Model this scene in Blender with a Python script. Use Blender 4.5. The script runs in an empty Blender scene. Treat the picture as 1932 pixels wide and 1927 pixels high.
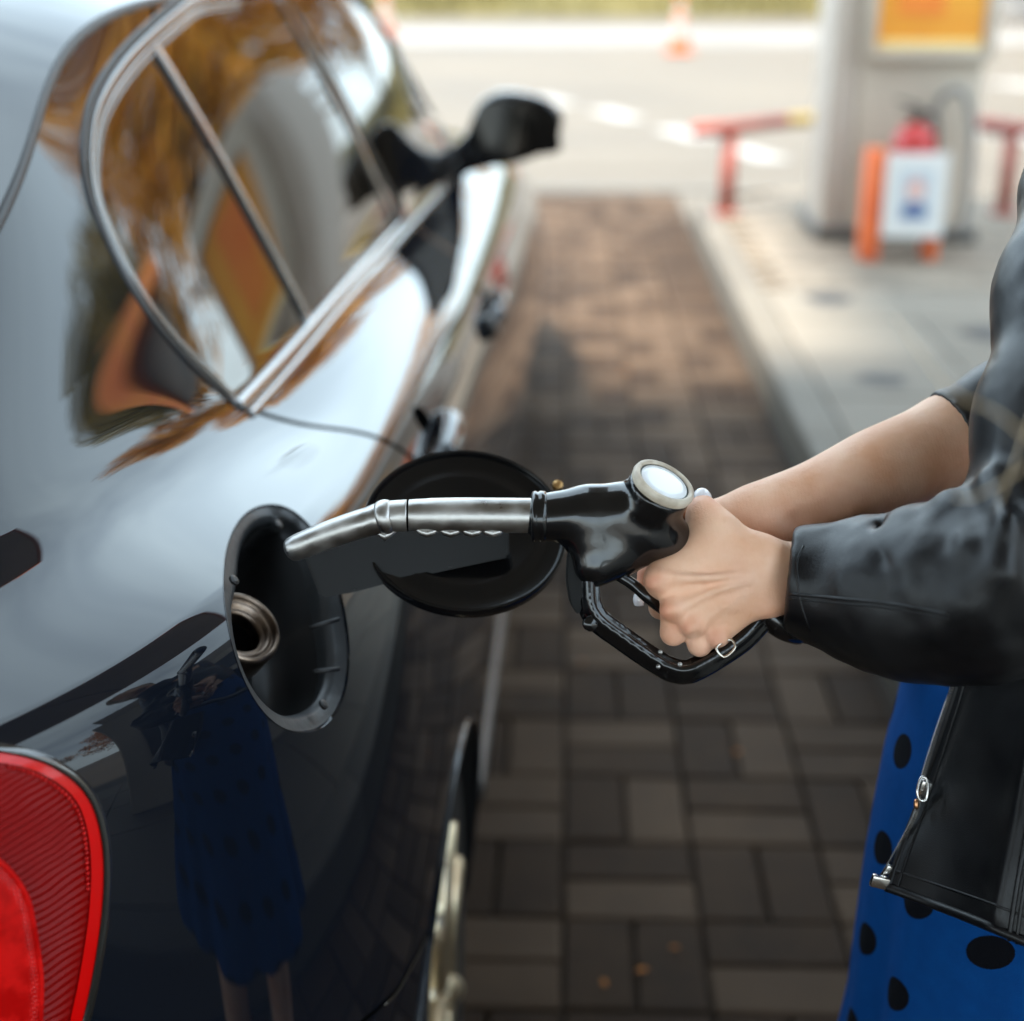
import bpy, bmesh, math, random
import numpy as np
from mathutils import Vector, Matrix
from mathutils.bvhtree import BVHTree
random.seed(7); RNG = np.random.default_rng(7)
sc = bpy.context.scene
COL = sc.collection
R = math.radians

# ------------------------------------------------------------------ camera
IMG_W, IMG_H, FOC = 1932.0, 1927.0, 2810.0          # photo measured at 1932 px wide
CAM = np.array([0.0, 0.0, 1.4])
YAW, PITCH = R(-2.0777), R(20.7301)
FWD = np.array([math.sin(YAW)*math.cos(PITCH), math.cos(YAW)*math.cos(PITCH), -math.sin(PITCH)])
RGT = np.cross(FWD, [0, 0, 1]); RGT /= np.linalg.norm(RGT)
UPV = np.cross(RGT, FWD)
cd = bpy.data.cameras.new('camera'); cam = bpy.data.objects.new('camera', cd); COL.objects.link(cam)
cam.location = CAM; cam.rotation_euler = (math.pi/2 - PITCH, 0, -YAW)
cd.sensor_fit = 'HORIZONTAL'; cd.lens = 35.0; cd.sensor_width = 35.0*IMG_W/FOC
cd.clip_start = 0.05; cd.clip_end = 1000
cd.dof.use_dof = True; cd.dof.focus_distance = 1.02; cd.dof.aperture_fstop = 2.0; cd.dof.aperture_blades = 9
sc.camera = cam

# ------------------------------------------------------------------ world, sun, exposure
SUN_AZ, SUN_EL = R(-150), R(61)                       # azimuth from +Y towards +X
w = bpy.data.worlds.new("World"); sc.world = w; w.use_nodes = True
nt = w.node_tree; nt.nodes.clear()
def N(nt, t, **k):
    n = nt.nodes.new(t)
    for a, b in k.items(): setattr(n, a, b)
    return n
out = N(nt, 'ShaderNodeOutputWorld'); bg = N(nt, 'ShaderNodeBackground'); bg.inputs['Strength'].default_value = 0.13
sky = N(nt, 'ShaderNodeTexSky'); sky.sky_type = 'NISHITA'; sky.sun_disc = False
sky.sun_elevation = SUN_EL; sky.sun_rotation = SUN_AZ; sky.dust_density = 2.2; sky.air_density = 1.0
tc = N(nt, 'ShaderNodeTexCoord')
mp = N(nt, 'ShaderNodeMapping'); mp.inputs['Scale'].default_value = (1.0, 1.0, 2.4)
nz = N(nt, 'ShaderNodeTexNoise'); nz.inputs['Scale'].default_value = 1.5; nz.inputs['Detail'].default_value = 7; nz.inputs['Roughness'].default_value = 0.58; nz.inputs['Distortion'].default_value = 0.3
cr = N(nt, 'ShaderNodeValToRGB'); cr.color_ramp.elements[0].position = 0.30; cr.color_ramp.elements[0].color = (.34, .34, .34, 1); cr.color_ramp.elements[1].position = 0.78; cr.color_ramp.elements[1].color = (.92, .92, .92, 1)
mx = N(nt, 'ShaderNodeMix', data_type='RGBA'); mx.inputs['B'].default_value = (8.9, 11.0, 12.1, 1)
L = nt.links.new
L(tc.outputs['Generated'], mp.inputs['Vector']); L(mp.outputs[0], nz.inputs['Vector']); L(nz.outputs[0], cr.inputs[0])
L(cr.outputs['Color'], mx.inputs['Factor']); L(sky.outputs[0], mx.inputs['A']); L(mx.outputs['Result'], bg.inputs['Color']); L(bg.outputs[0], out.inputs[0])
sd = bpy.data.lights.new('sun', 'SUN'); sun = bpy.data.objects.new('sun', sd); COL.objects.link(sun)
sd.energy = 4.0; sd.angle = R(6.0); sd.color = (1.0, 0.90, 0.76)
S_DIR = Vector((math.sin(SUN_AZ)*math.cos(SUN_EL), math.cos(SUN_AZ)*math.cos(SUN_EL), math.sin(SUN_EL)))
sun.rotation_euler = S_DIR.to_track_quat('Z', 'Y').to_euler(); sun.location = S_DIR*30
vs = sc.view_settings; vs.view_transform = 'Standard'; vs.look = 'None'; vs.gamma = 1.0; vs.exposure = 1.85; vs.use_curve_mapping = False
sc.cycles.use_denoising = True; sc.cycles.max_bounces = 8; sc.cycles.glossy_bounces = 5; sc.cycles.sample_clamp_indirect = 8
sc.cycles.caustics_reflective = False; sc.cycles.caustics_refractive = False

# ------------------------------------------------------------------ helpers
def ray(px, py): return FWD + RGT*((px-IMG_W/2)/FOC) + UPV*((IMG_H/2-py)/FOC)
def at(px, py, d): return CAM + ray(px, py)*d
def atX(px, py, x): r_ = ray(px, py); return CAM + r_*(x/r_[0])
def atY(px, py, y): r_ = ray(px, py); return CAM + r_*(y/r_[1])
def atZ(px, py, z): r_ = ray(px, py); return CAM + r_*((z-1.4)/r_[2])
def proj(P):
    d = np.asarray(P, float)-CAM; z = d@FWD
    return np.stack([IMG_W/2+FOC*(d@RGT)/z, IMG_H/2-FOC*(d@UPV)/z], -1)

def prin(name, base, rough=0.5, metal=0.0, coat=0.0, coat_r=0.03, coat_ior=1.5, spec=0.5, **kw):
    m = bpy.data.materials.new(name); m.use_nodes = True
    b = m.node_tree.nodes['Principled BSDF']
    b.inputs['Base Color'].default_value = (*base, 1); b.inputs['Roughness'].default_value = rough
    b.inputs['Metallic'].default_value = metal; b.inputs['Coat Weight'].default_value = coat
    b.inputs['Coat Roughness'].default_value = coat_r; b.inputs['Coat IOR'].default_value = coat_ior
    b.inputs['Specular IOR Level'].default_value = spec
    for k, v in kw.items(): b.inputs[k.replace('_', ' ')].default_value = v
    return m
def noise_col(m, c1, c2, scale=8.0, detail=6, p0=0.35, p1=0.65, coord='Object', rough=None, distort=0.0):
    """base colour (and roughness) varied by noise"""
    t = m.node_tree; b = t.nodes['Principled BSDF']
    tcn = N(t, 'ShaderNodeTexCoord'); n = N(t, 'ShaderNodeTexNoise'); n.inputs['Scale'].default_value = scale; n.inputs['Detail'].default_value = detail; n.inputs['Distortion'].default_value = distort
    r_ = N(t, 'ShaderNodeValToRGB'); e = r_.color_ramp.elements
    e[0].position = p0; e[1].position = p1; e[0].color = (*c1, 1); e[1].color = (*c2, 1)
    t.links.new(tcn.outputs[coord], n.inputs['Vector']); t.links.new(n.outputs[0], r_.inputs[0])
    t.links.new(r_.outputs[0], b.inputs['Base Color'])
    if rough:
        mr = N(t, 'ShaderNodeMapRange'); mr.inputs['To Min'].default_value, mr.inputs['To Max'].default_value = rough
        mr.inputs['From Min'].default_value = p0; mr.inputs['From Max'].default_value = p1
        t.links.new(n.outputs[0], mr.inputs['Value']); t.links.new(mr.outputs[0], b.inputs['Roughness'])
    return m
def bump(m, scale=100.0, dist=0.001, strength=0.5, kind='noise', detail=4, coord='Object', prev=None, smooth=None):
    t = m.node_tree; b = t.nodes['Principled BSDF']
    tcn = N(t, 'ShaderNodeTexCoord')
    if kind == 'noise':
        n = N(t, 'ShaderNodeTexNoise'); n.inputs['Scale'].default_value = scale; n.inputs['Detail'].default_value = detail; o = n.outputs[0]
    else:
        n = N(t, 'ShaderNodeTexVoronoi'); n.feature = 'DISTANCE_TO_EDGE' if kind == 'edge' else 'F1'; n.inputs['Scale'].default_value = scale; o = n.outputs['Distance']
    bp = N(t, 'ShaderNodeBump'); bp.inputs['Distance'].default_value = dist; bp.inputs['Strength'].default_value = strength
    t.links.new(tcn.outputs[coord], n.inputs['Vector']); t.links.new(o, bp.inputs['Height'])
    old = b.inputs['Normal'].links
    if old: t.links.new(old[0].from_socket, bp.inputs['Normal'])
    t.links.new(bp.outputs[0], b.inputs['Normal'])
    return m

def thing(name, label, cat, loc=(0, 0, 0), group=None, parent=None):
    o = bpy.data.objects.new(name, None); COL.objects.link(o); o.location = loc; o.empty_display_size = 0.05
    o['label'] = label; o['category'] = cat
    if group: o['group'] = group
    return o
def tag(o, label, cat, group=None):
    o['label'] = label; o['category'] = cat
    if group: o['group'] = group
    return o
def wloc(o):
    v = Vector(o.location)
    while o.parent is not None:
        o = o.parent; v = v + Vector(o.location) 
    return v
def link_mesh(name, me, m, parent=None, origin=None):
    """vertices of me are in world space; the object's origin goes to `origin` (default: the parent's origin)"""
    o = bpy.data.objects.new(name, me); COL.objects.link(o)
    if m is not None and len(me.materials) == 0: me.materials.append(m)
    po = wloc(parent) if parent is not None else Vector((0, 0, 0))
    og = Vector(origin) if origin is not None else po
    if og.length > 0: me.transform(Matrix.Translation(-og))
    o.parent = parent; o.location = og - po
    return o
def mesh(name, V, F, m, parent=None, smooth=True, normals=None, origin=None, kind=None):
    me = bpy.data.meshes.new(name); me.from_pydata([tuple(map(float, v)) for v in V], [], [tuple(map(int, f)) for f in F]); me.update()
    if smooth: me.shade_smooth()
    if normals is not None: me.normals_split_custom_set_from_vertices([tuple(map(float, n)) for n in normals])
    o = link_mesh(name, me, m, parent, origin)
    if kind: o['kind'] = kind
    return o
class MB:
    """collects simple shapes into one mesh"""
    def __init__(s): s.V = []; s.F = []
    def add(s, V, F):
        k = len(s.V); s.V += [tuple(v) for v in V]; s.F += [tuple(i+k for i in f) for f in F]; return s
    def box(s, c, d, rz=0.0, M=None, bev=0.0):
        x, y, z = d[0]/2, d[1]/2, d[2]/2
        b = min(bev, x*.9, y*.9, z*.9)
        if b <= 0:
            P = [(i*x, j*y, k*z) for i in (-1, 1) for j in (-1, 1) for k in (-1, 1)]
            F = [(0, 1, 3, 2), (4, 6, 7, 5), (0, 4, 5, 1), (2, 3, 7, 6), (0, 2, 6, 4), (1, 5, 7, 3)]
        else:
            bm = bmesh.new(); bmesh.ops.create_cube(bm, size=1.0); bmesh.ops.scale(bm, vec=d, verts=bm.verts)
            bmesh.ops.bevel(bm, geom=list(bm.edges), offset=b, segments=2, profile=.5, affect='EDGES')
            bm.verts.index_update(); P = [tuple(v.co) for v in bm.verts]; F = [tuple(v.index for v in f.verts) for f in bm.faces]; bm.free()
        Mx = (Matrix.Translation(c) @ Matrix.Rotation(rz, 4, 'Z')) if M is None else Matrix.Translation(c) @ M
        return s.add([tuple(Mx @ Vector(p)) for p in P], F)
    def tube(s, pts, rad, n=12, caps=True, closed=False):
        V, F = tube_geo(pts, rad, n, caps, closed); return s.add(V, F)
    def lathe(s, prof, c=(0, 0, 0), axis=(0, 0, 1), n=32, cap=True):
        V, F = lathe_geo(prof, c, axis, n, cap); return s.add(V, F)
    def build(s, name, m, parent=None, smooth=False, origin=None, kind=None, auto=None):
        o = mesh(name, s.V, s.F, m, parent, smooth, None, origin, kind)
        if auto: smooth_by_angle(o, auto)
        return o
def smooth_by_angle(o, ang=35):
    me = o.data; me.shade_smooth()
    bm = bmesh.new(); bm.from_mesh(me); a = R(ang)
    for e in bm.edges:
        if len(e.link_faces) == 2 and e.calc_face_angle(0) > a: e.smooth = False
    bm.to_mesh(me); bm.free()
def frames(P, closed=False):
    P = np.asarray(P, float); n = len(P)
    T = np.gradient(P, axis=0) if not closed else np.roll(P, -1, 0)-np.roll(P, 1, 0)
    T /= np.linalg.norm(T, axis=1)[:, None]+1e-12
    a = np.array([0, 0, 1.0]) if abs(T[0][2]) < .9 else np.array([1.0, 0, 0])
    A = np.zeros_like(P); v = a - T[0]*(a@T[0]); v /= np.linalg.norm(v); A[0] = v
    for i in range(1, n):
        v = A[i-1]-T[i]*(A[i-1]@T[i]); A[i] = v/(np.linalg.norm(v)+1e-12)
    return P, T, A, np.cross(T, A)
def tube_geo(pts, rad, n=12, caps=True, closed=False):
    P, T, A, B = frames(pts, closed); k = len(P); r_ = np.broadcast_to(np.asarray(rad, float), (k,))
    th = np.linspace(0, 2*math.pi, n, endpoint=False)
    V = (P[:, None] + r_[:, None, None]*(np.cos(th)[None, :, None]*A[:, None]+np.sin(th)[None, :, None]*B[:, None])).reshape(-1, 3)
    F = []
    for i in range(k if closed else k-1):
        a, b = i*n, ((i+1) % k)*n
        for j in range(n): F.append((a+j, a+(j+1) % n, b+(j+1) % n, b+j))
    if caps and not closed: F += [tuple(range(n))[::-1], tuple(range((k-1)*n, k*n))]
    return V, F
def axis_frame(ax):
    ax = np.asarray(ax, float); ax = ax/np.linalg.norm(ax)
    a = np.array([0, 0, 1.0]) if abs(ax[2]) < .9 else np.array([1.0, 0, 0])
    u = a-ax*(a@ax); u /= np.linalg.norm(u); return ax, u, np.cross(ax, u)
def lathe_geo(prof, c, axis=(0, 0, 1), n=32, cap=True):
    """prof: (radius, height along axis)"""
    ax, u, v = axis_frame(axis); c = np.asarray(c, float); th = np.linspace(0, 2*math.pi, n, endpoint=False); V = []; F = []
    for r_, h in prof:
        for t in th: V.append(c+ax*h+(u*math.cos(t)+v*math.sin(t))*r_)
    for i in range(len(prof)-1):
        for j in range(n): F.append((i*n+j, i*n+(j+1) % n, (i+1)*n+(j+1) % n, (i+1)*n+j))
    if cap:
        F.append(tuple(range(n))[::-1]); F.append(tuple(range((len(prof)-1)*n, len(prof)*n)))
    return V, F
def catmull(P, n=200, closed=False):
    P = np.asarray(P, float)
    if closed: Q = np.concatenate([P[-1:], P, P[:2]])
    else: Q = np.concatenate([2*P[:1]-P[1:2], P, 2*P[-1:]-P[-2:-1]])
    m = len(Q)-3; d = np.linalg.norm(np.diff(Q[1:m+2], axis=0), axis=1); s = np.concatenate([[0], np.cumsum(d)])
    t = np.linspace(0, s[-1], n, endpoint=not closed); i = np.clip(np.searchsorted(s, t, side='right')-1, 0, m-1)
    x = ((t-s[i])/np.maximum(d[i], 1e-9))[:, None]; p0, p1, p2, p3 = Q[i], Q[i+1], Q[i+2], Q[i+3]
    return .5*((2*p1)+(p2-p0)*x+(2*p0-5*p1+4*p2-p3)*x**2+(3*p1-p0-3*p2+p3)*x**3)
def dup(root, loc=None, label=None, group=None, mats=None):
    r_ = root.copy(); COL.objects.link(r_)
    if loc is not None: r_.location = loc
    if label: r_['label'] = label
    if group: r_['group'] = group
    def rec(a, b):
        for ch in list(a.children):
            c = ch.copy(); COL.objects.link(c); c.parent = b; rec(ch, c)
    rec(root, r_); return r_

# ---- signed distance modelling: smooth blends of tapered capsules, meshed by surface nets
def sd_cap(P, a, b, ra, rb):
    a = np.asarray(a, np.float32); ba = np.asarray(b, np.float32)-a; pa = P-a
    h = np.clip((pa@ba)/max(float(ba@ba), 1e-12), 0, 1)
    return np.linalg.norm(pa-h[..., None]*ba, axis=-1)-(ra+(rb-ra)*h)
def sd_ell(P, c, r_, M=None):
    p = P-np.asarray(c, np.float32)
    if M is not None: p = p@np.asarray(M, np.float32)
    r_ = np.asarray(r_, np.float32); k0 = np.linalg.norm(p/r_, axis=-1); k1 = np.linalg.norm(p/(r_*r_), axis=-1)
    return k0*(k0-1)/np.maximum(k1, 1e-9)
def smin(a, b, k):
    h = np.clip(.5+.5*(b-a)/k, 0, 1); return b+(a-b)*h-k*h*(1-h)
def smax(a, b, k): return -smin(-a, -b, k)
def surfnet(f, lo, hi, h, relax=2):
    lo = np.asarray(lo, float); n = np.ceil((np.asarray(hi)-lo)/h).astype(int)+1
    X = [lo[i]+h*np.arange(n[i]) for i in range(3)]
    D = np.empty(n, np.float32); YZ = np.stack(np.meshgrid(X[1], X[2], indexing='ij'), -1).astype(np.float32)
    step = max(1, int(400000/(n[1]*n[2])))
    for i in range(0, n[0], step):
        xs = X[0][i:i+step]; P = np.empty((len(xs), n[1], n[2], 3), np.float32); P[..., 1:] = YZ; P[..., 0] = xs[:, None, None]
        D[i:i+step] = f(P)
    S = D < 0; c = np.zeros(n-1, np.int8)
    for a in (0, 1):
        for b in (0, 1):
            for d in (0, 1): c += S[a:n[0]-1+a, b:n[1]-1+b, d:n[2]-1+d]
    act = (c > 0) & (c < 8); idx = np.full(n-1, -1, np.int64); I = np.argwhere(act); idx[act] = np.arange(len(I))
    pos = np.zeros((len(I), 3)); cnt = np.zeros(len(I))
    cor = [(a, b, d) for a in (0, 1) for b in (0, 1) for d in (0, 1)]
    for p in cor:
        for ax in range(3):
            if p[ax]: continue
            q = list(p); q[ax] = 1
            d0 = D[I[:, 0]+p[0], I[:, 1]+p[1], I[:, 2]+p[2]]; d1 = D[I[:, 0]+q[0], I[:, 1]+q[1], I[:, 2]+q[2]]
            m = (d0 < 0) != (d1 < 0); t = np.where(m, d0/np.where(m, d0-d1, 1), 0)
            e = np.tile(np.array(p, float), (len(I), 1)); e[:, ax] = t
            pos += e*m[:, None]; cnt += m
    V = lo+h*(I+pos/np.maximum(cnt, 1)[:, None]); F = []
    for ax in range(3):
        s0 = [slice(1, n[i]-1) for i in range(3)]; s1 = list(s0); s0[ax] = slice(0, n[ax]-1); s1[ax] = slice(1, n[ax])
        A, B = S[tuple(s0)], S[tuple(s1)]; E = np.argwhere(A != B)
        if not len(E): continue
        off = np.ones(3, int); off[ax] = 0; G = E+off
        b1, b2 = (ax+1) % 3, (ax+2) % 3; u = np.zeros(3, int); u[b1] = 1; v = np.zeros(3, int); v[b2] = 1
        q = np.stack([idx[tuple((G-u-v).T)], idx[tuple((G-v).T)], idx[tuple(G.T)], idx[tuple((G-u).T)]], 1)
        fl = ~A[tuple(E.T)]; q[fl] = q[fl][:, ::-1]; F.append(q)
    F = np.concatenate(F); F = F[(F >= 0).all(1)]
    if relax:
        e = np.concatenate([F[:, [0, 1]], F[:, [1, 2]], F[:, [2, 3]], F[:, [3, 0]]])
        for _ in range(relax):
            acc = np.zeros_like(V); k = np.zeros(len(V)); np.add.at(acc, e[:, 0], V[e[:, 1]]); np.add.at(acc, e[:, 1], V[e[:, 0]]); np.add.at(k, e[:, 0], 1); np.add.at(k, e[:, 1], 1)
            V = V*.5+.5*acc/np.maximum(k, 1)[:, None]
    return V, F
def np_mesh(name, V, F, m, parent=None, origin=None, kind=None):
    me = bpy.data.meshes.new(name); V = np.asarray(V, np.float32); F = np.asarray(F, np.int32)
    me.vertices.add(len(V)); me.vertices.foreach_set('co', V.ravel()); me.loops.add(F.size); me.loops.foreach_set('vertex_index', F.ravel())
    me.polygons.add(len(F)); me.polygons.foreach_set('loop_start', np.arange(len(F), dtype=np.int32)*F.shape[1])
    me.update(calc_edges=True); me.validate(); me.shade_smooth()
    o = link_mesh(name, me, m, parent, origin)
    if kind: o['kind'] = kind
    return o
def vnoise(P, scale, seed=0):
    """cheap smooth 3D value noise in [-1,1]"""
    q = np.asarray(P)*scale; i = np.floor(q).astype(np.int64); f = q-i; f = f*f*(3-2*f); r_ = 0
    for a in (0, 1):
        for b in (0, 1):
            for c in (0, 1):
                hsh = ((i[..., 0]+a)*374761393+(i[..., 1]+b)*668265263+(i[..., 2]+c)*2147483647+seed*974634577) & 0xffffffff
                hsh = ((hsh ^ (hsh >> 13))*1274126177) & 0xffffffff; hsh = (hsh ^ (hsh >> 16)) & 0xffff
                wgt = (f[..., 0] if a else 1-f[..., 0])*(f[..., 1] if b else 1-f[..., 1])*(f[..., 2] if c else 1-f[..., 2])
                r_ = r_+wgt*(hsh/32767.5-1)
    return r_
# ================================================================== SETTING
def struct(o): o['kind'] = 'structure'; return o
def attr_tone(m, c1, c2, scale=14, mixn=.5, rough=(.55, .8), low=None):
    """colour from the mesh attribute 'tone' (per piece) plus fine noise"""
    t = m.node_tree; b = t.nodes['Principled BSDF']
    a = N(t, 'ShaderNodeAttribute'); a.attribute_name = 'tone'
    tcn = N(t, 'ShaderNodeTexCoord'); gm = N(t, 'ShaderNodeNewGeometry')
    n = N(t, 'ShaderNodeTexNoise'); n.inputs['Scale'].default_value = scale; n.inputs['Detail'].default_value = 8
    n2 = N(t, 'ShaderNodeTexNoise'); n2.inputs['Scale'].default_value = scale*9; n2.inputs['Detail'].default_value = 3
    t.links.new(gm.outputs['Position'], n.inputs['Vector']); t.links.new(gm.outputs['Position'], n2.inputs['Vector'])
    ma = N(t, 'ShaderNodeMath', operation='MULTIPLY_ADD'); ma.inputs[1].default_value = mixn; t.links.new(n.outputs[0], ma.inputs[0]); t.links.new(a.outputs['Fac'], ma.inputs[2])
    mb = N(t, 'ShaderNodeMath', operation='MULTIPLY_ADD'); mb.inputs[1].default_value = mixn*.5; t.links.new(n2.outputs[0], mb.inputs[0]); t.links.new(ma.outputs[0], mb.inputs[2])
    r_ = N(t, 'ShaderNodeValToRGB'); e = r_.color_ramp.elements; e[0].position = .35; e[1].position = 1.15
    e[0].color = (*c1, 1); e[1].color = (*c2, 1)
    t.links.new(mb.outputs[0], r_.inputs[0]); t.links.new(r_.outputs[0], b.inputs['Base Color'])
    if low:
        n4 = N(t, 'ShaderNodeTexNoise'); n4.inputs['Scale'].default_value = low; n4.inputs['Detail'].default_value = 5; t.links.new(gm.outputs['Position'], n4.inputs['Vector'])
        r4 = N(t, 'ShaderNodeValToRGB'); q = r4.color_ramp.elements; q[0].position = .38; q[1].position = .62; q[0].color = (.68, .66, .65, 1); q[1].color = (1.12, 1.1, 1.08, 1)
        mm = N(t, 'ShaderNodeMix', data_type='RGBA', blend_type='MULTIPLY'); mm.inputs['Factor'].default_value = 1.0
        t.links.new(n4.outputs[0], r4.inputs[0]); t.links.new(r_.outputs[0], mm.inputs['A']); t.links.new(r4.outputs[0], mm.inputs['B']); t.links.new(mm.outputs['Result'], b.inputs['Base Color'])
    mr = N(t, 'ShaderNodeMapRange'); mr.inputs['To Min'].default_value, mr.inputs['To Max'].default_value = rough
    t.links.new(n.outputs[0], mr.inputs['Value']); t.links.new(mr.outputs[0], b.inputs['Roughness'])
    return m
def set_tone(me, vals):
    at_ = me.attributes.new('tone', 'FLOAT', 'FACE')
    at_.data.foreach_set('value', np.asarray(vals, np.float32))
def block_geo(w_, d_, h_, bev=.004, seedv=None):
    """a stone: flat top with chamfered edge and four sides, 9 quads; origin at top centre"""
    rr = random.Random(seedv); x, y = w_/2, d_/2; b = bev
    j = lambda: rr.uniform(-.0012, .0012)
    V = [(sx*(x-b)+j(), sy*(y-b)+j(), j()*.6) for sx, sy in ((-1, -1), (1, -1), (1, 1), (-1, 1))]
    V += [(sx*x+j(), sy*y+j(), -b) for sx, sy in ((-1, -1), (1, -1), (1, 1), (-1, 1))]
    V += [(sx*x, sy*y, -h_) for sx, sy in ((-1, -1), (1, -1), (1, 1), (-1, 1))]
    F = [(0, 1, 2, 3)]
    for k in (0, 4):
        for i in range(4): F.append((k+i, k+4+i, k+4+(i+1) % 4, k+(i+1) % 4))
    return V, F
def block_variants(name, w_, d_, h_, n, m, bev=.004):
    res = []
    for i in range(n):
        V, F = block_geo(w_, d_, h_, bev, i*31+int(w_*1000)); me = bpy.data.meshes.new(name); me.from_pydata(V, [], F); me.update()
        set_tone(me, [random.random()]*len(F)); me.materials.append(m); res.append(me)
    return res
def lay(name, parent, me, x, y, z, rz=0.0, tilt=.006):
    o = bpy.data.objects.new(name, me); COL.objects.link(o); o.parent = parent
    o.location = Vector((x, y, z))-wloc(parent); o.rotation_euler = (random.uniform(-tilt, tilt), random.uniform(-tilt, tilt), rz+random.uniform(-.004, .004))
    return o

# ---- ground
m_asph = prin('asphalt_pale', (.30, .28, .255), .85); noise_col(m_asph, (.080, .069, .055), (.110, .096, .077), .35, 10, .3, .7, 'Object', (.75, .92)); bump(m_asph, 180, .003, .5)
g = MB().add([(-180, -120, -.02), (180, -120, -.02), (180, 240, -.02), (-180, 240, -.02)], [(0, 1, 2, 3)]).build('ground', m_asph); struct(g)
KX = .672                     # foot of the kerb
LANE_END = 9.25
# ---- paved lane: basket-weave pavers
m_pave = prin('brown_paver', (.09, .07, .055), .85, spec=.12); attr_tone(m_pave, (.028, .0162, .0094), (.084, .0565, .0375), 9, .55, (.7, .9), low=1.3); bump(m_pave, 320, .0015, .5)
m_sand = prin('dark_joint_sand', (.030, .020, .013), .95); bump(m_sand, 300, .002, .6)
lane = MB().add([(-9, -9, -.0165), (KX, -9, -.0165), (KX, LANE_END, -.0165), (-9, LANE_END, -.0165)], [(0, 1, 2, 3)]).build('paved_lane', m_sand); struct(lane); lane['label'] = 'brown basket-weave paved lane between the car and the kerb'
CELL = .212; BW, BD = .2065, .1005
vh = block_variants('paver', BW, BD, .0155, 6, m_pave); vv = block_variants('paver', BD, BW, .0155, 6, m_pave)
cells = []
for i in range(-14, 4):
    for j in range(-14, 45):
        x0 = .008+i*CELL; y0 = .02+j*CELL
        if x0+CELL > KX+.006 or y0+CELL > LANE_END: continue
        for k in (0, 1):
            if (i+j) % 2: cells.append((x0+CELL/2, y0+CELL*(.25+.5*k), 0))
            else: cells.append((x0+CELL*(.25+.5*k), y0+CELL/2, 1))
def in_view(c): 
    p = proj((c[0], c[1], 0)); return c[1] > 1.2 and -.32 < c[0] and -80 < p[0] < 2050 and p[1] < 2080
near = sorted([c for c in cells if in_view(c)], key=lambda c: c[1])[:298]
ns = set(near)
for x, y, o_ in near: lay('paver', lane, random.choice(vv if o_ else vh), x, y, random.uniform(-.0015, .0015))
rest = [c for c in cells if c not in ns]
V = []; F = []; T = []
for q, (x, y, o_) in enumerate(rest):
    bv, bf = block_geo(*((BD, BW) if o_ else (BW, BD)), .0155, .004, q % 17); k = len(V); dz = random.uniform(-.0015, .0015); tn = random.random()
    V += [(a+x, b+y, c+dz) for a, b, c in bv]; F += [tuple(i+k for i in f) for f in bf]; T += [tn]*len(bf)
fp = mesh('pavers_beyond', V, F, m_pave, lane, False, kind='stuff'); set_tone(fp.data, T)
# edge course of the lane: a strip of cut half pavers along the kerb
nb = int((LANE_END+3)/.104); xe0 = .008+3*CELL
# ---- island: kerb stones, slabs, small setts near the pillar
m_conc = prin('grey_concrete', (.34, .32, .295), .8); attr_tone(m_conc, (.112, .095, .073), (.172, .148, .116), 3.5, .7, (.6, .85)); bump(m_conc, 240, .002, .5)
m_kerb = prin('kerb_concrete', (.26, .26, .25), .8); attr_tone(m_kerb, (.072, .062, .049), (.125, .109, .086), 6, .6, (.6, .9)); bump(m_kerb, 200, .002, .5)
m_fill = prin('island_bedding', (.10, .09, .08), .9)
ISL_Z = .12; IX0, IX1, IY0, IY1 = KX, 2.95, -7.0, 8.62
RC = .55
def isl_outline(inset, n=14):
    P = [(IX0+inset, IY0+inset)]
    for k in range(n+1):
        a = math.pi-math.pi/2*k/n; P.append((IX0+RC+(RC-inset)*math.cos(a), IY1-RC+(RC-inset)*math.sin(a)))
    for k in range(n+1):
        a = math.pi/2-math.pi/2*k/n; P.append((IX1-RC+(RC-inset)*math.cos(a), IY1-RC+(RC-inset)*math.sin(a)))
    P.append((IX1-inset, IY0+inset)); return P
P = isl_outline(.10); n_ = len(P)
isl = mesh('pavement', [(x, y, z) for z in (-.02, ISL_Z-.03) for x, y in P], [tuple(range(n_, 2*n_))]+[(i, (i+1) % n_, n_+(i+1) % n_, n_+i) for i in range(n_)], m_fill, None, False); struct(isl); isl['label'] = 'raised grey slab island beside the paved lane'
# kerb stones along the lane side and round the end
path = np.array(isl_outline(0, 24)[:-1]); dd = np.concatenate([[0], np.cumsum(np.linalg.norm(np.diff(path, axis=0), axis=1))])
def kpt(s): return np.array([np.interp(s, dd, path[:, 0]), np.interp(s, dd, path[:, 1])])
def kerb_stone(s0, s1):
    n = max(2, int((s1-s0)/.09)); V = []
    prof = [(0, -.02), (0, ISL_Z-.014), (.005, ISL_Z-.004), (.016, ISL_Z), (.118, ISL_Z), (.118, -.02)]
    for i in range(n+1):
        s = s0+(s1-s0)*i/n; p = kpt(s); t = kpt(min(s+.02, dd[-1]))-kpt(max(s-.02, 0)); t /= np.linalg.norm(t); nr = np.array([t[1], -t[0]])
        for a, z in prof: V.append((p[0]+nr[0]*a, p[1]+nr[1]*a, z))
    k = len(prof); F = []
    for i in range(n):
        for j in range(k-1): F.append((i*k+j, i*k+j+1, (i+1)*k+j+1, (i+1)*k+j))
    F += [tuple(range(k)), tuple(range(n*k, n*k+k))[::-1]]
    return V, F
s = 0.0
while s < dd[-1]-.05:
    L_ = 1.0 if kpt(s+1)[1] < IY1-RC-.2 and s < 16 else .4
    e = min(s+L_, dd[-1]); V, F = kerb_stone(s+.003, e-.003); o = mesh('kerb_stone', V, F, m_kerb, isl, False); set_tone(o.data, [random.random()]*len(F)); s = e
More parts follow.
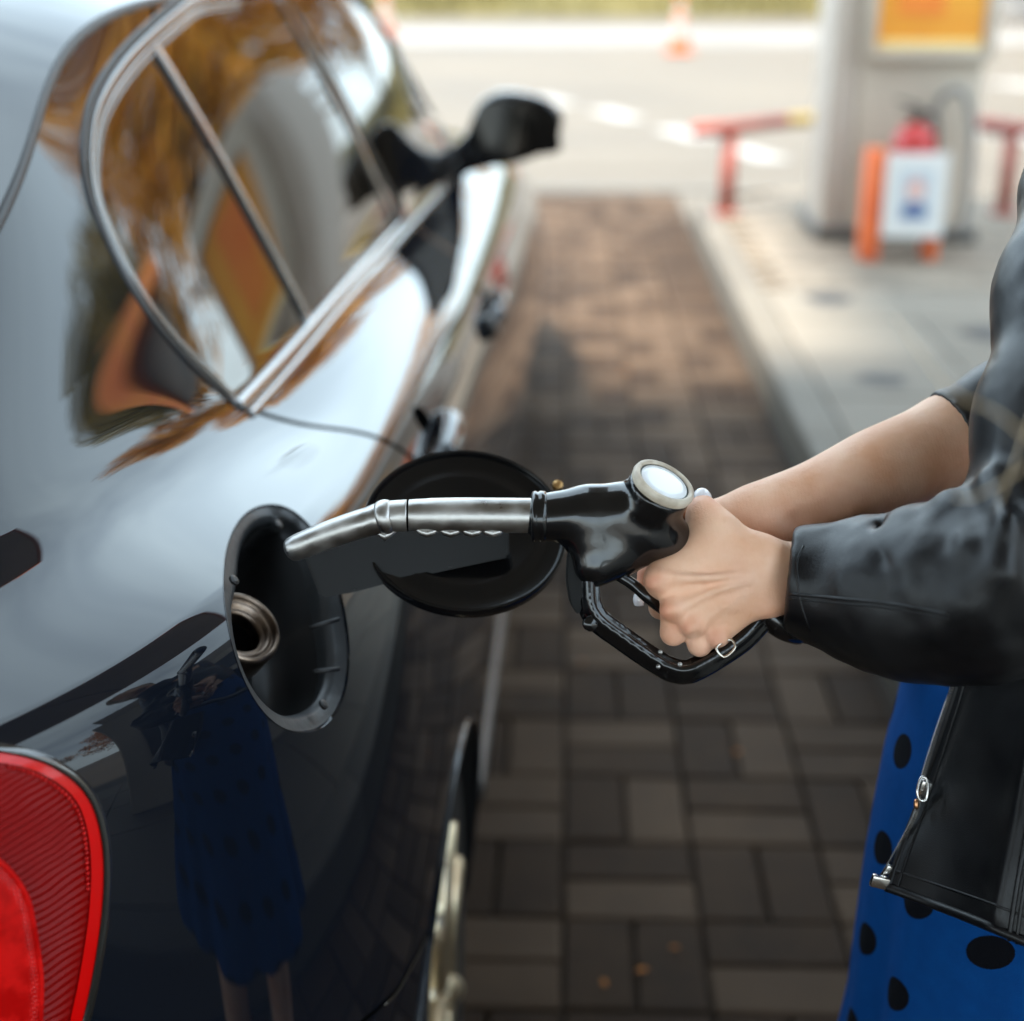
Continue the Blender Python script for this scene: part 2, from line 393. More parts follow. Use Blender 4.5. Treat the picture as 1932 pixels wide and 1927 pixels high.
# slabs
SL = .5; vs_ = block_variants('slab', SL-.006, SL-.006, .05, 6, m_conc, .003)
y = -6.6; SPLIT = 6.15
while y+SL < SPLIT+.01:
    x = KX+.122
    while x+SL < IX1-.1:
        lay('slab', isl, random.choice(vs_), x+SL/2, y+SL/2, ISL_Z+random.uniform(-.0015, .0015), random.choice([0, math.pi/2, math.pi]), .002); x += SL
    y += SL
m_sett = prin('brown_sett', (.3, .26, .22), .8); attr_tone(m_sett, (.13, .105, .078), (.22, .18, .135), 5, .6, (.6, .85)); bump(m_sett, 260, .002, .5)
vq = block_variants('sett', .1965, .0965, .05, 6, m_sett); V = []; F = []; T = []; nset = 0
while y < IY1-.12:
    row = int(round(y/.1)); x = KX+.122+(.1 if row % 2 else 0)
    while x+.2 < IX1-.1:
        ok = True
        for cx in (IX0+RC, IX1-RC):
            if y > IY1-RC and ((cx < 1.5 and x < cx) or (cx > 1.5 and x+.2 > cx)):
                ex = x if cx < 1.5 else x+.2
                if math.hypot(ex-cx, y+.1-(IY1-RC)) > RC-.11: ok = False
        if ok:
            if nset < 250: lay('sett', isl, random.choice(vq), x+.1, y+.05, ISL_Z+random.uniform(-.002, .002), 0, .004); nset += 1
            else:
                bv, bf = block_geo(.1965, .0965, .05, .004, nset % 13); k = len(V); V += [(a+x+.1, b+y+.05, c+ISL_Z) for a, b, c in bv]; F += [tuple(i+k for i in f) for f in bf]; T += [random.random()]*len(bf)
        x += .2
    y += .1
if V: o = mesh('setts_beyond', V, F, m_sett, isl, False, kind='stuff'); set_tone(o.data, T)
# oil stains on the slabs: thin worn patches
m_stain = prin('old_oil_stain', (.045, .042, .04), .7)
def disc(c, rx, ry, n=26, seedv=0):
    rr = random.Random(seedv); ph = [rr.uniform(0, 6.28) for _ in range(3)]
    return [(c[0]+rx*math.cos(a)*(1+.12*math.sin(3*a+ph[0])+.07*math.sin(5*a+ph[1])), c[1]+ry*math.sin(a)*(1+.12*math.sin(2*a+ph[2])), c[2]) for a in np.linspace(0, 2*math.pi, n, endpoint=False)]
for q, (px, py, rx, ry) in enumerate(((1665, 714, .075, .07), (1562, 563, .09, .10), (1862, 628, .085, .10))):
    c = atZ(px, py, ISL_Z+.0045); mesh('oil_stain', disc(c, rx, ry, seedv=q), [tuple(range(26))], m_stain, isl, False)

# ---- road paint
m_paint = prin('white_road_paint', (.78, .77, .74), .7); noise_col(m_paint, (.20, .195, .185), (.265, .26, .25), 9, 6)
road = MB().add([(-60, 10.3, -.016), (60, 10.3, -.016), (60, 24.0, -.016), (-60, 24.0, -.016)], [(0, 1, 2, 3)]).build('road', m_asph); struct(road)
for (px, py, ln, wd) in ((1040, 190, .9, .26), (1162, 216, .9, .26), (1292, 252, .8, .26), (1422, 290, .75, .25), (1868, 246, .8, .42), (1925, 258, .9, .40), (1925, 160, 1.0, .3)):
    c = atZ(px, py, -.012); a = math.atan2(-2.72, .92) if px < 1500 else math.atan2(-1.2, .6)
    t = np.array([math.cos(a), math.sin(a)]); nn = np.array([-t[1], t[0]])
    if px >= 1500: ln, wd = .75, .5
    Q = [c[:2]+t*u*ln/2+nn*v*wd/2 for u, v in ((-1, -1), (1, -1), (1, 1), (-1, 1))]
    mesh('road_marking', [(p[0], p[1], -.012) for p in Q], [(0, 1, 2, 3)], m_paint, road, False)
# drain channel across the lane end
m_drain = prin('worn_drain_iron', (.10, .095, .085), .6, .6)
dr = MB()
for i in range(44): dr.box((-3.9+i*.25, 9.42, -.014), (.235, .14, .012), bev=.003)
for o_ in (dr.build('drain_channel', m_drain),): struct(o_)
# ---- far side: pale forecourt strip, kerb, grass bank, blocks and posts
m_pale = prin('pale_concrete', (.55, .54, .52), .85); noise_col(m_pale, (.13, .125, .117), (.165, .16, .152), .5, 8)
fs = MB().box((0, 26.5, -.04), (130, 5.0, .07)).build('far_pavement', m_pale); struct(fs)
m_grass = prin('dry_grass', (.16, .14, .035), .9); noise_col(m_grass, (.055, .048, .01), (.09, .075, .02), .4, 8)
V = []; F = []; nx = 90
for i in range(nx+1):
    x = -75+150*i/nx
    for j, (yy, zz) in enumerate(((33.5, 0.0), (34.5, .25), (37, .9), (42, 1.6), (55, 2.1), (90, 2.6))): V.append((x, yy, zz+(.12*math.sin(x*.7+j) if j else 0)))
for i in range(nx):
    for j in range(5): F.append((i*6+j, i*6+6+j, i*6+7+j, i*6+j+1))
bank = mesh('grass_bank', V, F, m_grass, None, True); struct(bank)
V = []; F = []
for q in range(9000):
    x = RNG.uniform(-25, 30); yy = RNG.uniform(33.6, 39); zz = np.interp(yy, [33.5, 34.5, 37, 42], [0, .25, .9, 1.6]); a = RNG.uniform(0, 6.28); h_ = RNG.uniform(.12, .34); k = len(V)
    dx_, dy_ = .05*math.cos(a), .05*math.sin(a); V += [(x-dx_, yy-dy_, zz-.02), (x+dx_, yy+dy_, zz-.02), (x+RNG.uniform(-.1, .1), yy+RNG.uniform(-.1, .1), zz+h_)]; F.append((k, k+1, k+2))
m_tuft = prin('yellow_grass_blades', (.095, .08, .02), .8); mesh('grass', V, F, m_tuft, None, False, kind='stuff')
m_white = prin('weathered_white', (.66, .65, .62), .7); noise_col(m_white, (.15, .147, .14), (.2, .195, .187), 3, 6)
def place(px, py, z=0): return atZ(px, py, z)
def barrier(px, py, ln, label, h=.75):
    c = place(px, py); t = thing('concrete_barrier', label, 'barrier', (c[0], c[1], 0), 'white barriers along the grass verge')
    prof = [(-.3, 0), (-.3, .12), (-.17, .3), (-.1, h), (.1, h), (.17, .3), (.3, .12), (.3, 0)]; k = len(prof); V = [(sx*ln/2, a, b) for sx in (-1, 1) for a, b in prof]
    F = [tuple(range(k))[::-1], tuple(range(k, 2*k))]+[(i, (i+1) % k, k+(i+1) % k, k+i) for i in range(k)]
    mesh('block', [(x+c[0], y+c[1], z) for x, y, z in V], F, m_white, t, False)
    for sx in (-.3, .3): MB().box((c[0]+sx*ln, c[1]-.32, .05), (.22, .1, .1)).build('lifting_foot', m_drain, t)
barrier(1125, 24, 2.0, 'long white concrete barrier between the two traffic cones at the verge')
barrier(800, 18, 1.3, 'short white concrete barrier left of the lamp post at the verge')
barrier(1880, 36, 2.2, 'white concrete barrier at the verge behind the orange sign pillar')
c = place(882, 24); t = thing('lamp_post', 'pale thin lamp post on the grass verge beyond the car mirror', 'lamp post', (c[0], c[1], 0))
MB().lathe([(.16, 0), (.16, .5), (.1, .55), (.07, 7.5), (.05, 7.6)], (c[0], c[1], 0), n=16).build('pole', m_white, t, True)
MB().box((c[0], c[1]-.5, 7.6), (.25, 1.0, .12), bev=.03).build('lamp_head', m_white, t)
# ---- traffic cones
m_cone = prin('orange_cone_plastic', (.85, .19, .03), .45); noise_col(m_cone, (.36, .065, .010), (.46, .095, .015), 6)
m_band = prin('white_reflective_band', (.30, .28, .27), .5); m_rub = prin('black_rubber_base', (.03, .03, .03), .7)
def cone(px, py, label):
    c = place(px, py); t = thing('traffic_cone', label, 'traffic cone', (c[0], c[1], 0), 'traffic cones standing on the far road')
    rr = lambda z: .155-.125*z/.74
    pr = lambda a, b, e=0: [(rr(a)+e, a), (rr(b)+e, b)]
    MB().lathe([(.17, .03), (rr(.05), .05)]+pr(.06, .70)+[(.03, .74), (.018, .74)], c, n=28).build('cone_body', m_cone, t, True)
    MB().box((c[0], c[1], .015), (.40, .40, .03), bev=.008).build('base', m_cone, t)
    for a, b in ((.22, .42), (.50, .64)): MB().lathe(pr(a, b, .003), c, n=28, cap=False).build('reflective_band', m_band, t, True)
cone(1281, 99, 'orange and white traffic cone standing out on the open road')
cone(728, 70, 'orange and white traffic cone half hidden by the car windscreen pillar')

# ---- pillar with the orange sign panel
m_pil = prin('grey_painted_metal', (.42, .40, .37), .55); noise_col(m_pil, (.46, .40, .325), (.56, .49, .40), 1.6, 7, rough=(.45, .65))
m_pil2 = prin('lilac_grey_side', (.47, .41, .35), .6)
m_oran = prin('orange_sign_face', (.80, .20, .02), .35); noise_col(m_oran, (.78, .17, .015), (.85, .28, .02), 2)
m_amber = prin('amber_sign_face', (.86, .40, .03), .35); noise_col(m_amber, (.74, .27, .012), (.82, .36, .025), 3)
m_dark = prin('dark_plinth', (.06, .055, .05), .6); m_hosegrey = prin('grey_rubber_hose', (.20, .20, .19), .55)
PX0, PX1, PY = 1.180, 1.868, 6.98
t = thing('sign_pillar', 'grey pillar with an orange and amber sign panel on the island', 'pillar', ((PX0+PX1)/2, PY+.25, ISL_Z))
MB().box(((PX0+PX1)/2+.06, PY+.26, 1.0), (PX1-PX0-.13, .5, 1.72), bev=.03).build('column', m_pil, t, auto=35)
MB().box((PX0+.062, PY+.24, 1.0), (.12, .42, 1.70), bev=.006).build('side_column', m_pil2, t, auto=35)
MB().box(((PX0+PX1)/2, PY+.25, ISL_Z+.03), (PX1-PX0+.05, .58, .06), bev=.01).build('plinth', m_dark, t)
sx0, sx1, sz0, sz1 = 1.335, 1.855, .955, 1.72
fr = MB()
fr.box(((sx0+sx1)/2, PY-.02, sz0), (sx1-sx0, .06, .05), bev=.01).box(((sx0+sx1)/2, PY-.02, sz1), (sx1-sx0, .06, .05), bev=.01)
fr.box((sx0, PY-.02, (sz0+sz1)/2), (.05, .06, sz1-sz0+.05), bev=.01).box((sx1, PY-.02, (sz0+sz1)/2), (.05, .06, sz1-sz0+.05), bev=.01)
fr.build('sign_frame', m_pil, t, auto=35)
p = MB().box(((sx0+sx1)/2, PY-.012, (sz0+sz1)/2), (sx1-sx0-.05, .02, sz1-sz0-.05)).build('sign_panel', m_amber, t)
MB().box((1.545, PY-.026, 1.38), (.20, .008, .52), bev=.002).build('sign_block', m_oran, p)
MB().box((1.60, PY-.025, sz0+.045), (.44, .006, .03)).build('sign_edge', prin('pale_yellow_edge', (.85, .66, .25), .4), p)
hp = catmull([(1.62, PY-.03, .60), (1.66, PY-.10, .78), (1.74, PY-.13, .80), (1.80, PY-.12, .62), (1.815, PY-.10, .30), (1.80, PY-.08, ISL_Z+.03)], 40)
MB().tube(hp, .018, 10).build('hose', m_hosegrey, t, True)

# ---- guard rails
m_rail = prin('red_rail_paint', (.52, .10, .06), .5); noise_col(m_rail, (.24, .045, .030), (.34, .075, .05), 7, 6)
m_yel = prin('yellow_rail_paint', (.72, .48, .10), .5); noise_col(m_yel, (.38, .25, .05), (.5, .34, .08), 8)
def rail(px, pts, label, yel):
    c = atZ(px, 403, ISL_Z); t = thing('guard_rail', label, 'guard rail', (c[0], c[1], ISL_Z), 'red guard rails at the island end')
    MB().lathe([(.038, 0), (.038, .40)], c, n=16).build('post', m_rail, t, True)
    MB().lathe([(.07, 0), (.07, .012)], c, n=16).build('base_plate', m_rail, t)
    pp = catmull([(x, y_, .55) for x, y_ in pts], 40); k = int(len(pp)*yel)
    MB().tube(pp[:k+1], .034, 14).build('top_rail', m_rail, t, True); 
    MB().tube(pp[k:], .0345, 14).build('top_rail_end', m_yel, t, True)['label'] = 'yellow end of the red rail'
    e = pp[-1]; MB().lathe([(.034, 0), (.034, .42)], (e[0], e[1], ISL_Z), n=14).build('post', m_yel, t, True)
rail(1370, [(.63, 7.62), (.80, 7.70), (1.0, 7.90), (1.2, 8.08), (1.42, 8.18), (1.6, 8.2)], 'red guard rail with a yellow end, left of the sign pillar', .56)
rail(1893, [(2.42, 7.55), (2.28, 7.72), (2.16, 7.92), (2.0, 8.1), (1.86, 8.2), (1.78, 8.22)], 'red guard rail at the right edge, right of the sign pillar', .8)

# ---- extinguisher stand in front of the pillar, extinguisher in it
m_orb = prin('orange_red_board', (.75, .14, .03), .5); noise_col(m_orb, (.62, .10, .025), (.80, .17, .04), 9)
m_signw = prin('white_sign_plate', (.72, .72, .70), .4); m_blue = prin('blue_print', (.10, .16, .32), .5); m_pale = prin('pale_blue_print', (.52, .58, .62), .5); m_pink = prin('pink_print', (.70, .38, .34), .5); m_cream = prin('cream_print', (.80, .66, .58), .5)
BX, BY = 1.475, 6.52
t = thing('extinguisher_stand', 'orange red boxed stand with a white picture plate in front of the pillar', 'fire stand', (BX, BY, ISL_Z))
lx = BX-.125; rx = BX+.115
MB().box((lx-.028, BY+.05, ISL_Z+.235), (.07, .15, .47), bev=.006).build('side_board', m_orb, t, auto=35)
MB().box((rx, BY+.06, ISL_Z+.225), (.05, .13, .45), bev=.006).build('side_board', m_orb, t, auto=35)
MB().box((BX, BY+.13, ISL_Z+.28), (.2, .018, .34)).build('back_board', m_orb, t)
MB().box((BX, BY+.06, ISL_Z+.125), (.20, .12, .02)).build('shelf', m_orb, t)
pl = MB().box((BX+.012, BY-.035, ISL_Z+.285), (.262, .014, .355), bev=.004).build('picture_plate', m_signw, t)
def fig(pts, m, z, nm):
    V = [(BX+.012+x, BY-.042-z, ISL_Z+.285+yv) for x, yv in pts]; k = len(V); V += [(x, y_+.006, z_) for x, y_, z_ in V]
    mesh(nm, V, [tuple(range(k))]+[(i, (i+1) % k, k+(i+1) % k, k+i) for i in range(k)], m, pl, False)
circ = lambda cx, cy, rx_, ry_, n=20: [(cx+rx_*math.cos(a), cy+ry_*math.sin(a)) for a in np.linspace(0, 2*math.pi, n, endpoint=False)]
fig([(-.075, -.115), (.075, -.115), (.075, .115), (-.075, .115)], m_pale, .001, 'print_ground')
fig([(-.05, -.095), (.05, -.095), (.05, -.045), (.03, -.025), (-.03, -.025), (-.05, -.045)], m_blue, .003, 'print_shoulders')
fig(circ(0, .025, .036, .05), m_pink, .003, 'print_face'); fig(circ(0, .005, .018, .026), m_cream, .005, 'print_mask')
m_fire = prin('red_extinguisher_paint', (.42, .008, .005), .3, coat=.2); m_blk = prin('black_plastic', (.015, .015, .015), .35)
ex = thing('fire_extinguisher', 'red fire extinguisher with a black valve standing in the orange stand', 'fire extinguisher', (BX+.01, BY+.06, ISL_Z+.135))
MB().lathe([(.085, 0), (.092, .01), (.092, .36), (.084, .40), (.052, .43), (.022, .445)], (BX+.01, BY+.06, ISL_Z+.135), n=32).build('cylinder', m_fire, ex, True)
MB().lathe([(.022, .44), (.022, .47), (.03, .475), (.03, .50), (.012, .505)], (BX+.01, BY+.06, ISL_Z+.135), n=20).build('valve', m_drain, ex, True)
hb = MB(); hb.box((BX-.03, BY+.06, ISL_Z+.66), (.11, .022, .012), M=Matrix.Rotation(.25, 4, 'Y'), bev=.004).box((BX-.02, BY+.06, ISL_Z+.625), (.08, .02, .01), bev=.003); hb.build('handle', m_blk, ex)
MB().tube(catmull([(BX+.03, BY+.05, ISL_Z+.62), (BX+.085, BY+.03, ISL_Z+.60), (BX+.098, BY+.03, ISL_Z+.48), (BX+.09, BY+.04, ISL_Z+.30)], 24), .010, 10).build('hose', m_blk, ex, True)

# ---- fuel dispenser on the island beside the person (its hose feeds the nozzle), lengthened to hold sky light off the lane
DX, DY = 1.78, 1.75
t = thing('fuel_dispenser', 'long grey fuel dispenser on the island behind the person', 'fuel dispenser', (DX, DY, ISL_Z))
MB().box((DX, DY, ISL_Z+.85), (.6, 2.3, 1.7), bev=.03).build('cabinet', m_pil, t, auto=35)
MB().box((DX, DY, ISL_Z+1.86), (.50, 2.1, .30), bev=.03).build('header', m_pil2, t, auto=35)
MB().box((DX-.31, DY, ISL_Z+1.35), (.02, 1.2, .34), bev=.005).build('screen', m_blk, t)
MB().box((DX-.315, DY, ISL_Z+.75), (.03, 1.9, .5), bev=.006).build('nozzle_bay', m_dark, t)

# ---- canopy over the lane
m_can = prin('canopy_white_metal', (.62, .61, .58), .5); noise_col(m_can, (.55, .54, .52), (.66, .65, .62), .8)
t = thing('station_canopy', 'flat white station canopy overhead with an orange edge', 'canopy', (-1.5, -1.2, 0))
CX0, CX1, CY0, CY1, CZ = -12.5, 2.6, -13.0, 2.3, 4.75
EX0, EY1 = -.25, 5.85                                # extension over the pump island, added to shade the sign pillar
MB().box(((CX0+CX1)/2, (CY0+CY1)/2, CZ+.3), (CX1-CX0-.02, CY1-CY0-.02, .55)).build('roof_slab', m_can, t)
MB().box(((EX0+CX1)/2, (CY1+EY1)/2+.02, CZ+.3), (CX1-EX0-.02, EY1-CY1-.04, .54)).build('roof_slab', m_can, t)
fb = MB()
fb.box(((CX0+EX0)/2-.03, CY1, CZ+.3), (EX0-CX0, .05, .62)).box(((CX0+CX1)/2, CY0, CZ+.3), (CX1-CX0+.1, .05, .62)).box(((EX0+CX1)/2, EY1, CZ+.3), (CX1-EX0+.1, .05, .62))
fb.box((CX0, (CY0+CY1)/2, CZ+.3), (.05, CY1-CY0-.06, .62)).box((CX1, (CY0+EY1)/2, CZ+.3), (.05, EY1-CY0-.06, .62)).box((EX0, (CY1+EY1)/2+.02, CZ+.3), (.05, EY1-CY1-.1, .62))
fb.build('fascia', m_oran, t)
for (xx, yy) in ((1.75, -6.6), (-6.4, 0.6), (-6.4, -6.6)): MB().box((xx, yy, CZ/2+.03), (.4, .4, CZ-.06), bev=.02).build('column', m_pil, t, auto=35)

# ---- station shop on the right, out past the island
m_wall = prin('taupe_render', (.26, .225, .19), .8); noise_col(m_wall, (.22, .19, .16), (.30, .26, .22), 1.2)
m_teal = prin('teal_panel', (.01, .16, .20), .4); m_win = prin('shop_glass', (.02, .025, .03), .05, coat=1)
t = thing('station_shop', 'low taupe station shop with orange fascia and teal door panel', 'shop', (7.5, 11.5, 0))
MB().box((9.5, 12.3, 1.95), (4.0, 8.6, 3.9)).build('wall', m_wall, t)
MB().box((9.4, 12.3, 4.05), (4.5, 9.1, .28), bev=.02).build('roof', m_oran, t)
for k in range(3):
    f_ = MB().box((7.47, 10.2+k*2.3, 2.0), (.08, 1.8, 2.6), bev=.01).build('window', m_white, t); MB().box((7.42, 10.2+k*2.3, 2.0), (.04, 1.6, 2.4)).build('pane', m_win, f_)
MB().box((7.46, 8.6, 1.6), (.08, .9, 3.1)).build('door', m_teal, t)
# ---- autumn trees
m_bark = prin('bark', (.07, .05, .035), .9); bump(m_bark, 12, .05, .8)
leafm = []
for nm, c1, c2 in (('golden', (.46, .19, .012), (.66, .33, .03)), ('rust', (.40, .15, .012), (.58, .27, .03)), ('olive', (.11, .10, .02), (.27, .20, .04))):
    m = prin(nm+'_leaves', c1, .6); noise_col(m, c1, c2, .9, 4, .4, .6); leafm.append(m)
def tree_meshes(seed, m):
    rng = np.random.default_rng(seed); rr = random.Random(seed); H = 11.0
    mb = MB(); mb.tube([(0, 0, -.1), (.05, .05, 2.0), (.0, .1, 4.5), (.1, .0, 8.0)], [.26, .2, .15, .05], 10); tips = []
    for k in range(11):
        a = k*2.4+rr.uniform(-.4, .4); z = 2.4+k*.55; L_ = rr.uniform(2.0, 3.6)*(1-.05*k)
        P = [(0, .05, z), (math.cos(a)*L_*.4, math.sin(a)*L_*.4, z+.9), (math.cos(a)*L_, math.sin(a)*L_, z+1.7+rr.uniform(-.2, .7))]
        mb.tube(catmull(P, 7), np.linspace(.085, .02, 7), 6); tips += [P[1], P[2], P[2]]
    tips += [(.1, 0, 8.3), (0, .2, 9.2), (.2, .1, 9.9)]
    V = []; F = []
    for tx in tips:
        cl = rng.uniform(.95, 1.85)
        for q in range(330):
            d = rng.normal(size=3); d /= np.linalg.norm(d); p = np.array(tx)+d*cl*rng.uniform(.3, 1)**.6*np.array([1, 1, .8]); n = rng.normal(size=3); n /= np.linalg.norm(n)
            u = np.cross(n, [0, 0, 1.0]); u /= np.linalg.norm(u)+1e-6; v = np.cross(n, u); sz = rng.uniform(.06, .15); k = len(V)
            V += [p-u*sz*.6, p+v*sz, p+u*sz*.6, p-v*sz]; F.append((k, k+1, k+2, k+3))
    return mb, V, F
protos = []
for i, m in enumerate(leafm):
    mb, V, F = tree_meshes(40+i, m); protos.append((mb, V, F, m))
spots = [(0, 2, 46, .75), (0, 7.5, 37, 1.05), (1, 13, 39, 1.5), (2, 20, 36, 1.1), (2, 26, 30, .95), (1, 27, 22, .9), (0, 29, 14, .95), (2, 30, 6, 1.2), (1, 31, -2, 1.25), (0, 29, -12, 1.2), (2, 23, -20, 1.2), (1, 13, -25, 1.1), (0, -7, 47, .75), (2, -15, 45, .8), (0, 11, 31, 1.35), (2, 17.5, 29, .95)]
desc = {0: 'golden yellow', 1: 'rust brown', 2: 'olive green'}
place_d = ['straight beyond the far verge', 'on the verge right of the sign pillar', 'beyond the verge far past the pillar', 'at the right bend of the verge', 'right of the forecourt by the bend', 'right of the forecourt near the bend', 'to the right beyond the shop side road', 'to the right of the shop', 'far out to the right of the lane', 'far back on the right', 'at the back right of the forecourt', 'behind the forecourt', 'beyond the verge behind the car roof', 'beyond the verge at the far left', 'on the near edge of the verge at its middle', 'inside the bend of the side road']
first = {}
for q, (kind, x, y_, s_) in enumerate(spots):
    lab = f'{desc[kind]} autumn tree {place_d[q]}'
    if kind not in first:
        mb, V, F, m = protos[kind]; t = thing('tree', lab, 'tree', (0, 0, 0), 'autumn trees round the station'); mb.build('trunk', m_bark, t, True); mesh('crown', V, F, m, t, False); first[kind] = t
    else: t = dup(first[kind], label=lab)
    t.location = (x, y_, .3 if y_ > 33.5 else -.02); t.rotation_euler.z = q*1.3; t.scale = (s_,)*3

# ---- a few fallen leaves on the pavers
m_fl = prin('fallen_leaf_orange', (.42, .15, .02), .7)
for q, (px, py) in enumerate(((1272, 1790), (1140, 1855), (1212, 1832), (1098, 1250), (1392, 1420), (1180, 700), (1300, 800))):
    c = atZ(px, py, .004); lf = [(-.5, 0), (-.25, .22), (.05, .27), (.32, .16), (.55, 0), (.32, -.15), (.02, -.26), (-.27, -.2)]; a = q*1.7; sz = .014+.003*(q % 3)
    V = [(c[0]+sz*(x*math.cos(a)-y_*math.sin(a)), c[1]+sz*(x*math.sin(a)+y_*math.cos(a)), c[2]+.0025*abs(y_)*4+.001*(i % 2)) for i, (x, y_) in enumerate(lf)]+[(c[0], c[1], c[2])]
    o = mesh('fallen_leaf', V, [(i, (i+1) % 8, 8) for i in range(8)], m_fl, None, False, origin=tuple(c)); tag(o, ('small orange leaf on the pavers near the bottom, right of two others', 'small orange leaf lowest on the pavers near the bottom edge', 'small orange leaf between two others near the bottom edge', 'small orange leaf on the pavers just below the hand guard', 'small orange leaf on the pavers left of the skirt', 'small orange leaf on the pavers above the fuel flap', 'small orange leaf on the pavers above the nozzle display')[q], 'leaf', 'small fallen leaves on the pavers')
# ================================================================== CAR
m_body = prin('black_car_paint', (.0045, .0060, .0100), .4, 0, 1.0, .0, 1.42, .0); 
bump(m_body, 420, .0002, .035); bump(m_body, 2.2, .004, .03)
m_gloss = prin('black_gloss_trim', (.012, .011, .010), .12, 0, 1.0, .02, 1.7)
m_frame = prin('grey_gloss_frame', (.05, .046, .042), .16, .55, .8, .04, 1.6)
m_chrome = prin('dull_chrome_trim', (.52, .47, .42), .22, 1.0)
m_rubber = prin('black_rubber_seal', (.008, .008, .009), .42)
m_gap = prin('panel_gap_black', (.0015, .0015, .0015), .9, spec=.0)
m_glass = prin('dark_tinted_glass', (.008, .0065, .005), .0, 0, 0, 0, 1.5, .5, IOR=1.6)
m_tyre = prin('tyre_rubber', (.012, .011, .011), .7); m_alloy = prin('warm_lit_alloy', (.80, .68, .48), .38, 1.0)  # gold tint puts the warm light on the wheel into the alloy colour
m_under = prin('underbody_black', (.004, .004, .004), .9)

def spl_interp(D, nf, blend=.0):
    """natural cubic interpolation of rows D (n, ...) at nf parameters"""
    n = len(D); A = np.zeros((n, n)); 
    for i in range(1, n-1): A[i, i-1:i+2] = (1/6, 4/6, 1/6)
    A[0, 0] = A[-1, -1] = 1
    Cc = np.linalg.solve(A, D.reshape(n, -1)); Cc = Cc*(1-blend)+D.reshape(n, -1)*blend
    Q = np.concatenate([2*Cc[:1]-Cc[1:2], Cc, 2*Cc[-1:]-Cc[-2:-1]])
    t = np.linspace(0, n-1, nf); i = np.minimum(t.astype(int), n-2); x = (t-i)[:, None]
    b = [(1-x)**3/6, (3*x**3-6*x**2+4)/6, (-3*x**3+3*x**2+3*x+1)/6, x**3/6]
    return sum(b[k]*Q[i+k] for k in range(4)).reshape((nf,)+D.shape[1:])
# stations front -> tail -> centre of the rear; columns roof edge -> sill      (x, y, z)
CX = -1.0
NET = [
 [(-.62, 6.02, .66), (-.56, 6.02, .66), (-.50, 6.01, .65), (-.45, 6.0, .63), (-.42, 5.99, .60), (-.40, 5.99, .53), (-.39, 5.99, .45), (-.40, 5.99, .35), (-.43, 5.98, .26)],
 [(-.40, 5.45, .75), (-.35, 5.45, .747), (-.30, 5.45, .735), (-.25, 5.45, .715), (-.205, 5.45, .675), (-.175, 5.45, .59), (-.16, 5.45, .48), (-.165, 5.45, .36), (-.2, 5.45, .24)],
 [(-.31, 4.6, .88), (-.285, 4.6, .878), (-.25, 4.6, .868), (-.20, 4.6, .842), (-.14, 4.6, .79), (-.09, 4.6, .69), (-.068, 4.6, .55), (-.072, 4.6, .38), (-.092, 4.6, .22)],
 [(-.295, 3.72, .965), (-.283, 3.71, .957), (-.264, 3.7, .943), (-.21, 3.7, .90), (-.143, 3.7, .83), (-.092, 3.7, .715), (-.072, 3.7, .555), (-.077, 3.7, .38), (-.097, 3.7, .22)],
 [(-.383, 3.0, 1.31), (-.320, 3.0, 1.13), (-.281, 3.0, .950), (-.222, 3.0, .902), (-.153, 3.0, .835), (-.103, 3.0, .72), (-.082, 3.0, .555), (-.087, 3.0, .38), (-.106, 3.0, .22)],
 [(-.437, 2.4, 1.352), (-.360, 2.4, 1.155), (-.303, 2.4, .957), (-.24, 2.4, .906), (-.160, 2.4, .852), (-.115, 2.4, .725), (-.094, 2.4, .56), (-.098, 2.4, .38), (-.116, 2.4, .22)],
 [(-.474, 1.85, 1.350), (-.394, 1.85, 1.16), (-.315, 1.85, .964), (-.25, 1.85, .921), (-.170, 1.85, .880), (-.122, 1.85, .745), (-.10, 1.85, .57), (-.104, 1.85, .39), (-.123, 1.85, .22)],
 [(-.497, 1.52, 1.315), (-.415, 1.47, 1.155), (-.327, 1.44, .975), (-.262, 1.44, .938), (-.174, 1.44, .907), (-.124, 1.45, .765), (-.102, 1.45, .59), (-.106, 1.45, .40), (-.126, 1.45, .22)],
 [(-.472, 1.30, 1.225), (-.410, 1.225, 1.09), (-.356, 1.19, .988), (-.29, 1.18, .968), (-.181, 1.18, .935), (-.132, 1.19, .80), (-.116, 1.20, .60), (-.118, 1.20, .41), (-.138, 1.20, .23)],
 [(-.472, 1.09, 1.14), (-.420, 1.035, 1.06), (-.374, 1.0, .994), (-.305, .985, .983), (-.204, .975, .956), (-.166, .985, .82), (-.152, 1.0, .63), (-.154, 1.0, .43), (-.175, 1.0, .24)],
 [(-.510, .91, 1.085), (-.465, .865, 1.04), (-.424, .83, .992), (-.36, .81, .978), (-.279, .795, .957), (-.250, .805, .825), (-.238, .82, .64), (-.24, .82, .44), (-.26, .83, .25)],
 [(-.64, .78, 1.06), (-.60, .735, 1.025), (-.568, .70, .984), (-.52, .675, .962), (-.46, .645, .943), (-.43, .65, .81), (-.415, .655, .64), (-.415, .655, .44), (-.43, .67, .25)],
 [(-.80, .71, 1.045), (-.785, .67, 1.015), (-.775, .635, .978), (-.76, .60, .953), (-.735, .58, .92), (-.71, .57, .81), (-.70, .57, .64), (-.70, .57, .44), (-.71, .59, .25)],
 [(-1.0, .70, 1.04), (-1.0, .655, 1.01), (-1.0, .62, .975), (-1.0, .585, .95), (-1.0, .565, .918), (-1.0, .55, .81), (-1.0, .55, .64), (-1.0, .55, .44), (-1.0, .57, .25)],
]
NET = np.array(NET, float)
NUP = 84
